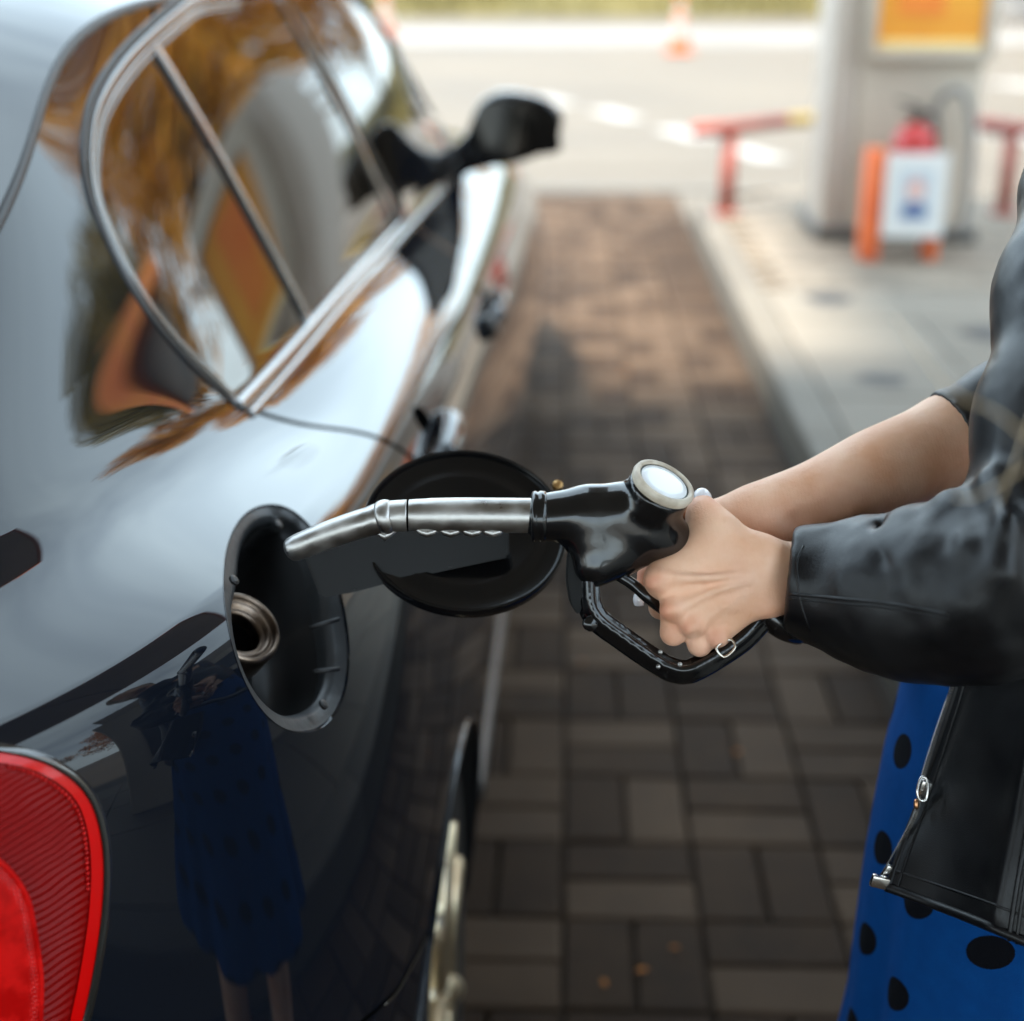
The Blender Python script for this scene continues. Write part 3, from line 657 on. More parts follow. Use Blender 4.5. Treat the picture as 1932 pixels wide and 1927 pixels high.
def side_surface(nu, nv):
    """greenhouse (roof edge to belt) and lower body meet in a crease at the belt that softens behind the doors"""
    C3 = spl_interp(NET[:, :3], nu, .35); w_ = np.linspace(0, 1, NUP)[None, :, None]
    up = C3[:, :1]*(2*(w_-.5)*(w_-1))+C3[:, 1:2]*(4*w_*(1-w_))+C3[:, 2:3]*(2*w_*(w_-.5))
    low = spl_interp(NET[:, 2:], nu, .35); low = np.swapaxes(spl_interp(np.swapaxes(low, 0, 1), nv-NUP+1, .1), 0, 1)
    low[:, 0] = C3[:, 2]; G = np.concatenate([up, low[:, 1:]], 1)
    def smooth(G, it, half):
        H = G.copy(); a, b = NUP-half, NUP+half
        for _ in range(it): H[:, a:b] = .25*H[:, a-1:b-1]+.5*H[:, a:b]+.25*H[:, a+1:b+1]
        return H
    G1, G2 = smooth(G, 3, 6), smooth(G, 240, 34)
    t = np.clip((1.50-G[:, NUP, 1])/.34, 0, 1)[:, None, None]; t = t*t*(3-2*t)
    ff = np.clip((G[:, NUP, 1]-3.55)/.3, 0, 1)[:, None, None]; t = np.maximum(t, ff)
    G = G1*(1-t)+G2*t
    du = np.gradient(G, axis=0); dv = np.gradient(G, axis=1); n = np.cross(du, dv); n /= np.linalg.norm(n, axis=-1)[..., None]
    if n[nu//2, nv//2, 0] < 0: n = -n
    return G, n
NU, NV = 520, 210
GS, GN = side_surface(NU, NV)
def grid_faces(nu, nv):
    i, j = np.meshgrid(np.arange(nu-1), np.arange(nv-1), indexing='ij'); a = (i*nv+j).ravel()
    return np.stack([a, a+1, a+nv+1, a+nv], 1)
GF = grid_faces(NU, NV)
SV, SN = GS.reshape(-1, 3), GN.reshape(-1, 3)
_v0 = SV[GF[0]]; 
if np.dot(np.cross(_v0[1]-_v0[0], _v0[2]-_v0[0]), SN[GF[0][0]]) < 0: GF = GF[:, ::-1]
BV = BVHTree.FromPolygons([Vector(v) for v in SV], [tuple(int(i) for i in f) for f in GF])
def on(px, py, lift=0.0):
    h, n, i, d = BV.ray_cast(Vector(CAM), Vector(ray(px, py)).normalized())
    if h is None:
        h, n, i, d = BV.find_nearest(Vector(at(px, py, (2.0 if py < 60 else 1.0) if px < 500 or py > 430 else 3.1)))
    nn = np.array(SN[GF[i]]).mean(0); nn /= np.linalg.norm(nn)
    return np.array(h)+nn*lift, nn
def near(P):
    h, n, i, d = BV.find_nearest(Vector(P)); nn = SN[GF[i]].mean(0); return np.array(h), nn/np.linalg.norm(nn)
def clip(M, f):
    """keep the part of mesh M = (V, N, faces) where f >= 0, cutting faces along f = 0"""
    V, Nn, F = M; V = list(V); Nn = list(Nn); f = list(f); pos = np.asarray(f) >= 0; out = []; cache = {}
    for fc in F:
        k = pos[list(fc)]
        if k.all(): out.append(tuple(fc)); continue
        if not k.any(): continue
        q = []
        for a, b in zip(fc, list(fc[1:])+[fc[0]]):
            if pos[a]: q.append(a)
            if pos[a] != pos[b]:
                key = (min(a, b), max(a, b))
                if key not in cache:
                    t = f[a]/(f[a]-f[b]); cache[key] = len(V); V.append(V[a]+(V[b]-V[a])*t); n = Nn[a]+(Nn[b]-Nn[a])*t; Nn.append(n/np.linalg.norm(n))
                q.append(cache[key])
        if len(q) >= 3: out.append(tuple(q))
    return np.array(V), np.array(Nn), out
def compact(M):
    V, Nn, F = M; u = np.unique(np.concatenate([np.asarray(f) for f in F])); mp_ = np.full(len(V), -1); mp_[u] = np.arange(len(u))
    return V[u], Nn[u], [tuple(mp_[list(f)]) for f in F]
def sdpoly(P2, poly):
    """signed distance in pixels, positive inside"""
    poly = np.asarray(poly, float); a = poly; b = np.roll(poly, -1, 0); d2 = np.full(len(P2), 1e18); ins = np.zeros(len(P2), bool)
    for p, q in zip(a, b):
        e = q-p; w_ = P2-p; t = np.clip((w_@e)/(e@e+1e-12), 0, 1); r_ = w_-t[:, None]*e; d2 = np.minimum(d2, (r_**2).sum(1))
        c = ((p[1] > P2[:, 1]) != (q[1] > P2[:, 1])) & (P2[:, 0] < (q[0]-p[0])*(P2[:, 1]-p[1])/(q[1]-p[1]+1e-12)+p[0]); ins ^= c
    return np.where(ins, 1, -1)*np.sqrt(d2)
def panel(name, M, m, parent): 
    V, Nn, F = compact(M); return mesh(name, V, F, m, parent, True, Nn)
def mirror_obj(o, name=None):
    me = o.data.copy(); me.transform(Matrix.Translation(wloc(o))); me.transform(Matrix.Translation((2*CX, 0, 0)) @ Matrix.Scale(-1, 4, (1, 0, 0))); me.flip_normals()
    return link_mesh(name or o.name.split('.')[0], me, None, o.parent)
car = thing('car', 'black saloon car with open fuel flap at the left of the picture', 'car', (CX, 2.9, 0))
EDGES = dict(fg=None)
pxV = proj(SV)
# panel lines in world space: y as a function of z
def yl(z, pts):
    p = np.array(sorted(pts)); return np.interp(z, p[:, 0], p[:, 1])
RD = [(1.5, 1.9), (1.30, 1.75), (1.2, 1.50), (1.02, 1.47), (.97, 1.418), (.93, 1.47), (.90, 1.50), (.86, 1.545), (.80, 1.605), (.70, 1.69), (.62, 1.735), (.5, 1.76), (.1, 1.77)]
BP = [(1.4, 2.48), (.96, 2.66), (.9, 2.675), (.1, 2.69)]
FD = [(1.4, 3.62), (.96, 3.74), (.2, 3.80)]
GAP = .003
f_rd = SV[:, 1]-yl(SV[:, 2], RD); f_bp = SV[:, 1]-yl(SV[:, 2], BP); f_fd = SV[:, 1]-yl(SV[:, 2], FD)
# side glass opening (outer edge of the window frame), in picture coordinates of the surface
roofpts = [tuple(proj(GS[i, 7])) for i in np.linspace(NU*.40, NU*.335, 6).astype(int)]
DLO = [(456, 772), (400, 722), (345, 668), (292, 604), (240, 524), (196, 436), (168, 360), (160, 290), (168, 215), (192, 158), (235, 98), (290, 45), (345, 0), (410, -52), (480, -110)]
DLO += [(560, -170), (690, -210), (640, -60), (700, 0), (755, 92), (808, 190), (856, 292), (836, 340), (760, 425), (650, 550), (540, 678)]
DLO_s = catmull(DLO[:-1]+[(540, 678)], 260, True)
# the tip and the mirror corner stay sharp
inD = sdpoly(pxV, DLO_s); ok = (SV[:, 1] < 3.78) & (SV[:, 1] > 1.25) & (SV[:, 2] > .93); inD = np.where(ok, inD, -60.0)
# fuel filler opening: tilted ellipse
FE = [(545+math.cos(a)*121*math.cos(R(-3))-math.sin(a)*0, 1168) for a in ()]
def filler_px(n, s=1.0):
    th = np.linspace(0, 2*math.pi, n, endpoint=False); c, sn = math.cos(R(-11.5)), math.sin(R(-11.5))
    # superellipse, long axis near vertical
    ex = np.sign(np.cos(th))*np.abs(np.cos(th))**.92*110*s; ey = np.sign(np.sin(th))*np.abs(np.sin(th))**.92*217*s
    return np.stack([540+ex*c-ey*sn, 1167+ex*sn+ey*c], 1)
FP = filler_px(160); inF = sdpoly(pxV, FP); inF = np.where((SV[:, 1] < 1.4) & (SV[:, 2] > .6), inF, -50)
# tail lamp opening
TL = catmull([(-140, 1380), (-40, 1404), (50, 1421), (112, 1447), (160, 1486), (188, 1540), (201, 1620), (198, 1720), (184, 1820), (166, 1910), (140, 2000), (60, 2080), (-120, 2080)], 160, True)
inT = sdpoly(pxV, TL); inT = np.where(SV[:, 1] < 1.0, inT, -50)
# wheel arches
AY, AZ, AR = 1.375, .298, .306; FAY = 4.72
def arch(V, yc): return np.hypot(V[:, 1]-yc, V[:, 2]-AZ)-AR
allM = (SV, SN, [tuple(f) for f in GF])
def chain(cuts):
    """cuts: list of functions of V giving f >= 0 to keep"""
    M = allM
    for c in cuts:
        f = c(M[0]); M = clip(M, f); M = compact(M)
    return M
def D_dlo(V):
    q = sdpoly(proj(V), DLO_s); return -np.where((V[:, 1] < 3.78) & (V[:, 1] > 1.25) & (V[:, 2] > .93), q, -60)
def D_fill(V): return -np.where((V[:, 1] < 1.4) & (V[:, 2] > .6), sdpoly(proj(V), FP), -50)
def D_tail(V): return -np.where(V[:, 1] < 1.0, sdpoly(proj(V), TL), -50)
def line(pts, s, gap=GAP): return lambda V: s*(V[:, 1]-yl(V[:, 2], pts))-np.where((V[:, 2] > .84) & (V[:, 1] < 2), .0068, gap)
quarter = panel('rear_quarter_panel', chain([line(RD, -1), D_dlo, D_fill, D_tail, lambda V: arch(V, AY)]), m_body, car)
rdoor = panel('rear_door', chain([line(RD, 1), line(BP, -1), D_dlo, lambda V: arch(V, AY), lambda V: V[:, 2]-.335]), m_body, car)
m_rock = prin('black_rocker_shade', (.004, .004, .004), .7, spec=.12)  # black sill finish that also paints the shadow line under the doors
for nm_, cu in (('rocker_panel', [line(RD, 1), line(FD, -1), lambda V: arch(V, AY), lambda V: .333-V[:, 2]]),): mirror_obj(panel(nm_, chain(cu), m_rock, car))
fdoor = panel('front_door', chain([line(BP, 1), line(FD, -1), D_dlo, lambda V: V[:, 2]-.335]), m_body, car)
fend = panel('front_fender', chain([line(FD, 1), lambda V: arch(V, FAY)]), m_body, car)
gl = chain([lambda V: -D_dlo(V)-0.0]); gl = (gl[0]-gl[1]*.007, gl[1], gl[2])
glass = panel('side_window', gl, m_glass, car)
lens = chain([lambda V: -D_tail(V)-1.5])
for o in (quarter, rdoor, fdoor, fend, glass): mirror_obj(o)
# ---- strips lying on the surface
def strip(name, pts, nrm, w_, h_, m, parent, off=0.0, seg=8, closed=False, side=0.0, w2=None):
    P = np.asarray(pts); Nn = np.asarray(nrm); n = len(P)
    T = np.gradient(P, axis=0) if not closed else np.roll(P, -1, 0)-np.roll(P, 1, 0); T /= np.linalg.norm(T, axis=1)[:, None]
    S_ = np.cross(Nn, T); S_ /= np.linalg.norm(S_, axis=1)[:, None]; th = np.linspace(0, math.pi, seg+1); V = []; F = []
    W = np.linspace(w_, w2 if w2 else w_, n)
    for i in range(n):
        for a in th: V.append(P[i]+S_[i]*(side+math.cos(a)*W[i]/2)+Nn[i]*(off+math.sin(a)**.7*h_))
    k = seg+1
    for i in range(n if closed else n-1):
        b = ((i+1) % n)*k
        for j in range(seg): F.append((i*k+j, b+j, b+j+1, i*k+j+1))
    if not closed: F += [tuple(range(k)), tuple(range((n-1)*k, n*k))[::-1]]
    o = mesh(name, V, F, m, parent, True)
    bm = bmesh.new(); bm.from_mesh(o.data); bmesh.ops.recalc_face_normals(bm, faces=bm.faces); bm.to_mesh(o.data); bm.free()
    return o
def path_on(pxs, n=80, closed=False):
    q = catmull(pxs, n, closed); r_ = [on(*p) for p in q]; P = np.array([a for a, b in r_]); Nn = np.array([b for a, b in r_])
    for _ in range(2): P[1:-1] = .25*P[:-2]+.5*P[1:-1]+.25*P[2:]
    return P, Nn
# dark trough behind the panel gaps
for fld in (f_rd, f_bp, f_fd):
    f2 = fld.reshape(NU, NV); PP = []; NN = []
    for jj in range(NUP+1, NV-1):
        k = np.where((f2[:-1, jj] > 0) != (f2[1:, jj] > 0))[0]
        if not len(k): continue
        k = k[0]; t = f2[k, jj]/(f2[k, jj]-f2[k+1, jj]); p = GS[k, jj]*(1-t)+GS[k+1, jj]*t
        if math.hypot(p[1]-AY, p[2]-AZ) < AR+.004: break
        PP.append(p); NN.append(GN[k, jj])
    PP = np.array(PP); NN = np.array(NN)
    strip('panel_gap', PP, NN, .017, .0012, m_gap, car, -.0032, 6)
# window frame: outer rubber, gloss frame, inner lip
edge = catmull([p for p in DLO[:15]], 150)
Pe, Ne = path_on(DLO[:15], 150)
strip('window_seal', Pe, Ne, .0085, .0035, m_rubber, car, -.001, 8, side=.0030)
strip('window_frame', Pe, Ne, .013, .0055, m_frame, car, -.0035, 10, side=-.0088)
strip('window_frame', Pe, Ne, .0075, .0035, m_gloss, car, -.005, 8, side=-.0190)
strip('window_frame', Pe, Ne, .0045, .003, m_frame, car, -.006, 8, side=-.0250)
belt = [(454, 771), (540, 678), (650, 550), (760, 425), (836, 340), (858, 300)]
Pb, Nb = path_on(belt, 120)
strip('belt_moulding', Pb, Nb, .017, .007, m_frame, car, -.003, 10, side=.002)
strip('belt_moulding', Pb, Nb, .009, .004, m_gloss, car, -.001, 8, side=-.012)
ap = [(858, 300), (808, 190), (755, 92), (700, 0), (650, -80)]
Pa, Na = path_on(ap, 60); strip('pillar_trim', Pa, Na, .03, .006, m_gloss, car, -.004, 8, side=-.006)
# divider of the rear door glass and the pillar between the doors
def bar(pxs, w_, h_, m, off, nm, side=0.0): 
    P, Nn = path_on(pxs, 60); return strip(nm, P, Nn, w_, h_, m, car, off, 10, side=side)
div = [(280, 62), (330, 140), (400, 258), (470, 385), (535, 505), (592, 612)]
bar(div, .020, .006, m_frame, -.007, 'window_divider'); bar(div, .0085, .0035, m_chrome, -.0065, 'window_divider', side=.0135)
bpl = [(528, -20), (580, 70), (640, 178), (700, 300), (758, 418)]
bar(bpl, .052, .006, m_gloss, -.007, 'door_pillar'); bar([(x+6, y) for x, y in bpl], .012, .007, m_frame, -.004, 'door_pillar')
# ---- fuel filler: lip, gasket, pocket, neck
Fr = [on(*p) for p in FP]; FPt = np.array([a for a, b in Fr]); FN = np.array([b for a, b in Fr]); Fc = FPt.mean(0); Fn = FN.mean(0); Fn /= np.linalg.norm(Fn)
m_gask = prin('grey_filler_gasket', (.026, .028, .031), .42); bump(m_gask, 90, .002, .3); m_pock = prin('black_filler_pocket', (.006, .006, .007), .5)
m_neckm = prin('brass_neck_ring', (.38, .27, .20), .32, 1.0); noise_col(m_neckm, (.10, .075, .06), (.30, .23, .18), 60)
def ring_loft(name, steps, m, parent, smooth=True):
    """steps: (inward shrink, depth along -normal) from the filler outline"""
    n = len(FPt); V = []; F = []
    for s_, d_ in steps:
        rad = FPt-Fc; ln = np.linalg.norm(rad, axis=1)[:, None]; V.append(FPt-rad/ln*s_-FN*d_*(1.0)*(1 if d_ < .01 else 0)-Fn*d_*(0 if d_ < .01 else 1))
    V = np.concatenate(V)
    for i in range(len(steps)-1):
        for j in range(n): F.append((i*n+j, i*n+(j+1) % n, (i+1)*n+(j+1) % n, (i+1)*n+j))
    o = mesh(name, V, F, m, parent, smooth)
    bm = bmesh.new(); bm.from_mesh(o.data); bmesh.ops.recalc_face_normals(bm, faces=bm.faces); bm.to_mesh(o.data); bm.free()
    return o
pocket = ring_loft('filler_lip', [(-.0008, -.0002), (.0004, .0012), (.0008, .004), (.0006, .012)], m_body, car)
gask = ring_loft('filler_gasket', [(.0006, .0012), (.003, .0018), (.0095, .0024), (.0115, .0036), (.0125, .0075), (.0125, .0098), (.0125, .022)], m_gask, car)
pk = ring_loft('filler_pocket', [(.0123, .020), (.017, .045), (.021, .062), (.030, .066), (.05, .067), (.069, .068)], m_pock, car)
V_, F_ = [], []
rad = FPt-Fc; k = len(FPt); mesh('pocket_floor', [tuple(p) for p in (FPt-rad*.55-Fn*.068)], [tuple(range(k))], m_pock, pk, False)
nc = at(459, 1182, 1.125); 
nax = Fn*.8+np.array([.0, -.25, .3]); nax /= np.linalg.norm(nax); nc = nc-Fn*.0
neck = mesh('filler_neck', *lathe_geo([(.0305, -.03), (.0315, -.004), (.0305, .0), (.0285, .0012), (.0272, -.001), (.0262, -.004), (.0250, -.0045), (.0238, -.003), (.0226, -.003), (.0214, -.007), (.0200, -.0075), (.0188, -.006), (.0180, -.012), (.0178, -.04)], nc, nax, 48, False), m_neckm, car, True)
bm = bmesh.new(); bm.from_mesh(neck.data); bmesh.ops.recalc_face_normals(bm, faces=bm.faces); bm.to_mesh(neck.data); bm.free()
MB().lathe([(.0182, 0), (.0182, .001)], nc-nax*.022, nax, 32).build('neck_flap', m_gap, neck)
# ribs and screws inside the pocket
rb = MB()
for q in ((585, 1185, 640, 1168), (592, 1268, 640, 1262)):
    a = at(q[0], q[1], 1.125); b = at(q[2], q[3], 1.135); rb = MB(); rb.tube([a, b], .002, 6); rb.build('pocket_rib', m_pock, car, True)
for px, py in ((525, 990), (441, 1095), (610, 1330)):
    c, n = on(px, py); MB().lathe([(.004, 0), (.004, .002), (.002, .0026)], c-Fn*.0008, Fn, 12).build('clip_screw', m_rubber, gask)
# fuel flap: hinged lid on its arm, swung open
m_flap = prin('black_flap_inner', (.004, .004, .0045), .2, 0, .25, .05, spec=.25)
lc = at(877, 1000, 1.13); U1 = at(877+193, 1000+8, 1.135)-lc; U2 = at(877-8, 1000-148, 1.17)-lc
lu = U1/np.linalg.norm(U1); ln_ = np.cross(U1, U2); ln_ /= np.linalg.norm(ln_)
if ln_@(CAM-lc) < 0: ln_ = -ln_
lv = np.cross(ln_, lu); r1 = np.linalg.norm(U1); r2 = abs(U2@lv)
def ell_loft(steps, n=72):
    th = np.linspace(0, 2*math.pi, n, endpoint=False); V = []; F = []
    for s_, h_ in steps:
        for a in th: V.append(lc+lu*math.cos(a)*(r1-s_)+lv*math.sin(a)*(r2-s_)+ln_*h_)
    for i in range(len(steps)-1):
        for j in range(n): F.append((i*n+j, i*n+(j+1) % n, (i+1)*n+(j+1) % n, (i+1)*n+j))
    F.append(tuple(range((len(steps)-1)*n, len(steps)*n))); F.append(tuple(range(n))[::-1]); return V, F
flap = mesh('fuel_flap', *ell_loft([(.004, -.010), (.0005, -.007), (0, .001), (.0006, .0028), (.0022, .0030), (.0032, .0018), (.0045, -.001), (.012, -.003), (.016, -.0032), (.022, -.0012), (.026, -.0012), (.03, -.003)]), m_flap, car, True)
smooth_by_angle(flap, 50)
am = MB()
arm_px = [((556, 1008), (604, 1128)), ((640, 985), (668, 1118)), ((740, 972), (750, 1096)), ((850, 985), (850, 1075)), ((960, 1000), (960, 1052))]
V = []; F = []
for i, (a, b) in enumerate(arm_px):
    d_ = np.interp(i, [0, 4], [1.10, 1.112]); A, B = at(*a, d_), at(*b, d_); nn = np.cross(at(1000, 1000, d_)-at(560, 1060, d_), B-A); nn /= np.linalg.norm(nn); nn = nn if nn@(CAM-A) > 0 else -nn
    V += [A, B, B-nn*.012, A-nn*.012]
for i in range(4):
    for j in range(4): F.append((i*4+j, i*4+(j+1) % 4, i*4+4+(j+1) % 4, i*4+4+j))
F += [(0, 1, 2, 3), (16, 17, 18, 19)]
arm = mesh('hinge_arm', V, F, prin('satin_black_arm', (.006, .006, .0065), .45, spec=.25), flap, False)
bm = bmesh.new(); bm.from_mesh(arm.data); bmesh.ops.recalc_face_normals(bm, faces=bm.faces); bmesh.ops.bevel(bm, geom=list(bm.edges), offset=.002, segments=2, affect='EDGES'); bm.to_mesh(arm.data); bm.free(); smooth_by_angle(arm, 40)
for px, py, dd_ in ((1052, 918, 1.125), (800, 1138, 1.115)): MB().lathe([(.0045, 0), (.004, .003), (.002, .0035)], at(px, py, dd_), ln_, 14).build('flap_stud', prin('brass_stud', (.7, .45, .2), .3, 1.0) if px > 900 else m_rubber, flap)
# ---- tail lamp
m_lamp = prin('red_lamp_lens', (.62, .001, .001), .25, 0, .5, .03, 1.4, spec=.2); m_lamp2 = prin('deep_red_reflector', (.22, .0008, .0008), .45, 0, .06, .1, 1.4, spec=.12); m_lamp3 = prin('bright_red_lamp', (.55, .002, .001), .3, 0, .25, spec=.2)
LV, LN, LF = lens
d_in = sdpoly(proj(LV), TL)
# lens border, then the ribbed reflector set into it
tlamp = panel('tail_lamp', clip((LV-LN*.002, LN, LF), 26-d_in), m_lamp, car)
Mi = compact(clip((LV, LN, LF), d_in-25)); dI = sdpoly(proj(Mi[0]), TL)
pI = proj(Mi[0]); noise_col(m_lamp3, (.42, .001, .001), (.62, .006, .005), 70, 3, .4, .6)
CL = catmull([(-60, 1610), (10, 1636), (48, 1690), (66, 1770), (76, 1850), (74, 1940), (60, 2010), (-60, 2010)], 80, True)
dC = sdpoly(pI, CL)
class _: pass
def dense_patch(xs, ys):
    V = []; Nn = []
    for y_ in ys:
        for x_ in xs:
            p, n = on(x_, y_); V.append(p); Nn.append(n)
    V = np.array(V); Nn = np.array(Nn); nx_, ny_ = len(xs), len(ys); return V, Nn, [tuple(f) for f in grid_faces(ny_, nx_)]
DP = dense_patch(np.linspace(-40, 206, 150), np.linspace(1400, 1990, 300)); pd = proj(DP[0]); dT = sdpoly(pd, TL); dC = sdpoly(pd, CL)
ang = R(33); rib = pd[:, 0]*math.sin(ang)+pd[:, 1]*math.cos(ang); wob = 3*vnoise(np.c_[pd*.02, pd[:, 0]*0], 1.0, 3)
ribh = np.abs(((rib+wob)/13.0) % 1-.5)*2; topz = np.clip((1560-pd[:, 1])/60, 0, 1)
h_ = -.0035-.0022*ribh*np.clip(dT/40-.5, 0, 1)*(1-.5*topz)
MR = (DP[0]+DP[1]*h_[:, None], None, DP[2])
def plain(M, f1):
    M2 = (M[0], np.tile([0, 0, 1.0], (len(M[0]), 1)), M[2]); return compact(clip(M2, f1))
Rf = plain(MR, np.minimum(dT-23, -dC)); o = mesh('lamp_reflector', Rf[0], Rf[2], m_lamp2, tlamp, True)
dots = (np.sin(pd[:, 0]*.62+pd[:, 1]*.25)*np.sin(pd[:, 1]*.40-pd[:, 0]*.12)); hc = .0015+.0012*dots*np.clip(1-np.abs(dC-14)/14, 0, 1)+.002*np.clip(dC/60, 0, 1)
Rc = plain((DP[0]+DP[1]*hc[:, None], None, DP[2]), dC); mesh('round_lamp', Rc[0], Rc[2], m_lamp3, tlamp, True)
ringp = catmull([(-30, 1610), (10, 1636), (48, 1690), (66, 1770), (76, 1850), (74, 1940)], 60); rp_ = [on(*p) for p in ringp]
strip('lamp_ring', np.array([a for a, b in rp_]), np.array([b for a, b in rp_]), .004, .003, m_lamp3, tlamp, .0)
# row of moulded beads just inside the border
for q in range(30):
    s_ = q/29; i = int((.05+.36*s_)*160) 
bead_px = catmull([(20, 1446), (70, 1462), (118, 1492), (150, 1532), (165, 1590), (170, 1680)], 34)
bd = MB()
for p in bead_px:
    c, n = on(*p); bd.lathe([(.0014, -.003), (.0012, -.0018), (.0006, -.0012)], c, n, 6)
o = bd.build('lens_beads', m_lamp3, tlamp, True, kind='stuff')
Pt, Nt = path_on([(-60, 1398), (50, 1419), (114, 1445), (163, 1485), (192, 1540), (205, 1620), (202, 1720), (188, 1820), (170, 1910), (146, 1990)], 120)
strip('lamp_gasket', Pt, Nt, .006, .002, m_gloss, car, -.0015, 8, side=.0)
# ---- wheel arch lips, liners, wheels
def arch_lip(yc, nm):
    P = []; 
    for a in np.linspace(-.25, math.pi+.25, 60):
        q = np.array([-.1, yc+math.cos(a)*AR, AZ+math.sin(a)*AR]); 
        for _ in range(3):
            p, n = near(q); q = np.array([p[0], yc+math.cos(a)*AR, AZ+math.sin(a)*AR])
        P.append(q)
    o = MB().tube(P, .004, 8).build(nm, m_body, car, True)
    V = []; F = []
    for p in P: V += [tuple(p-np.array([.003, 0, 0])), (p[0]-.25, p[1], p[2])]
    for i in range(len(P)-1): F.append((2*i, 2*i+1, 2*i+3, 2*i+2))
    l = mesh('arch_liner', V, F, m_under, car, True); return o, l
for yc in (AY, FAY):
    for o in arch_lip(yc, 'arch_lip'): mirror_obj(o)
def wheel(yc, xface):
    t = MB(); RT = .296
    t.lathe([(.198, -.005), (.21, .0), (.26, .008), (.295, .002), (RT, -.018), (RT+.001, -.10), (RT, -.18), (.29, -.2), (.22, -.2)], (xface-.012, yc, RT), (1, 0, 0), 64, False)
    w_ = t.build('wheel', m_tyre, car, True)
    r_ = MB(); r_.lathe([(.180, -.17), (.180, -.02), (.184, -.006), (.196, .002), (.204, -.004)], (xface-.010, yc, RT), (1, 0, 0), 64, False); r_.build('rim', m_alloy, w_, True)
    MB().lathe([(.05, -.03), (.05, -.006), (.045, .0), (.02, .004)], (xface-.012, yc, RT), (1, 0, 0), 32).build('hub', m_alloy, w_, True)
    MB().lathe([(.19, -.12), (.19, -.115)], (xface-.012, yc, RT), (1, 0, 0), 40).build('brake_disc', m_under, w_)
    for k in range(7):
        a = k*2*math.pi/7+.25; s_ = MB(); d = np.array([0, math.cos(a), math.sin(a)]); c = np.array([xface-.015, yc, RT])
        V, F = tube_geo([c+d*.035+np.array([-.004, 0, 0]), c+d*.11+np.array([.002, 0, 0]), c+d*.190+np.array([.0, 0, 0])], [.018, .013, .018], 12); s_.add(V, F); s_.build('spoke', m_alloy, w_, True)
    return w_
for yc in (AY, FAY):
    w1 = wheel(yc, -.118)
    w2 = w1.copy(); COL.objects.link(w2); w2.rotation_euler = (0, 0, math.pi); w2.location = (0, 2*(yc-2.9), 0)
    for ch in list(w1.children):
        c = ch.copy(); COL.objects.link(c); c.parent = w2
# ---- sill strip, bumper seam, door handles
zz = np.linspace(1.79, 2.7, 50); r_ = [near((-.1, y_, .30)) for y_ in zz]
strip('sill_moulding', np.array([a for a, b in r_]), np.array([b for a, b in r_]), .03, .012, prin('grey_sill_strip', (.055, .052, .05), .3), car, -.002)
Pq, Nq = path_on([(806, 1762), (776, 1820), (748, 1868), (716, 1900), (676, 1934), (620, 1975)], 60)
strip('bumper_seam_and_glint', Pq, Nq, .004, .0012, m_gap, car); strip('bumper_seam_and_glint', Pq[:32], Nq[:32], .0022, .0012, m_chrome, car, side=.002)  # dark seam; the chrome sliver stands for the white glint on its upper part
def handle(px, py, nm):
    c, n = on(px, py); f_ = np.array([0, 1.0, 0]); f_ -= n*(f_@n); f_ /= np.linalg.norm(f_); u = np.cross(f_, n); u = u if u[2] > 0 else -u
    V, F = tube_geo(catmull([c-f_*.10+n*.002, c-f_*.07+n*.016, c+n*.021, c+f_*.07+n*.016, c+f_*.10+n*.002], 26), [.012]*4+[.016]*18+[.012]*4, 12); h = mesh(nm, V, F, m_body, car, True)
    k = MB(); k.lathe([(.021, -.004), (.021, .012), (.016, .018)], c-f_*.135, n, 20); k.build('handle_lock', m_rubber, h, True)
    MB().lathe([(.05, -.006), (.045, -.001)], c, n, 24).build('handle_cup', m_gap, h)
    return h
for o in (handle(925, 585, 'door_handle'), handle(822, 836, 'door_handle')): pass
# ---- door mirror
mc = np.array([-.115, 3.42, 1.02]); 
def f_mir(P):
    q = P-mc.astype(np.float32)
    sx = np.abs((q[..., 0]+.002-.018*q[..., 2]/.078)/.104); sz = np.abs((q[..., 2]-.003)/(.079-.016*np.clip(q[..., 0]/.1, -1, 1))); yy = np.abs(q[..., 1]/.075)
    d = ((sx**2.5+sz**2.5+yy**2.4)**(1/2.45)-1)*.072
    d = smax(d, -(q[..., 1]+.034), .012)
    d = smin(d, sd_cap(P, mc+np.array([-.07, .02, -.04]), mc+np.array([-.155, .0, -.085]), .036, .036), .03)
    return d
V, F = surfnet(f_mir, mc-[.2, .12, .14], mc+[.14, .12, .11], .0045, 3)
mir = np_mesh('door_mirror', V, F, prin('black_mirror_shell', (.005, .005, .007), .2, 0, .5, .02, 1.4, spec=.3), car)
gq = [(-.082, -.05), (.085, -.05), (.098, -.01), (.088, .04), (.03, .062), (-.075, .056), (-.09, .01)]
gq = catmull(np.array(gq), 48, True); mesh('mirror_glass', [tuple(mc+np.array([x, -.036, z])) for x, z in gq]+[tuple(mc+np.array([x, -.030, z])) for x, z in gq], [tuple(range(48))]+[(i, (i+1) % 48, 48+(i+1) % 48, 48+i) for i in range(48)], prin('mirror_glass_dark', (.05, .045, .04), .05, 1.0), mir, False)
mirror_obj(mir)
# triangular sail behind the mirror
sl = [on(x, y) for x, y in ((735, 232), (760, 262), (800, 300), (850, 330), (760, 418), (748, 330))]
P = np.array([a for a, b in sl]); Nn = np.array([b for a, b in sl]).mean(0); k = len(P)
mesh('mirror_sail', [tuple(p+Nn*.006) for p in P]+[tuple(p-Nn*.01) for p in P], [tuple(range(k))]+[(i, (i+1) % k, k+(i+1) % k, k+i) for i in range(k)], m_gloss, car, False)
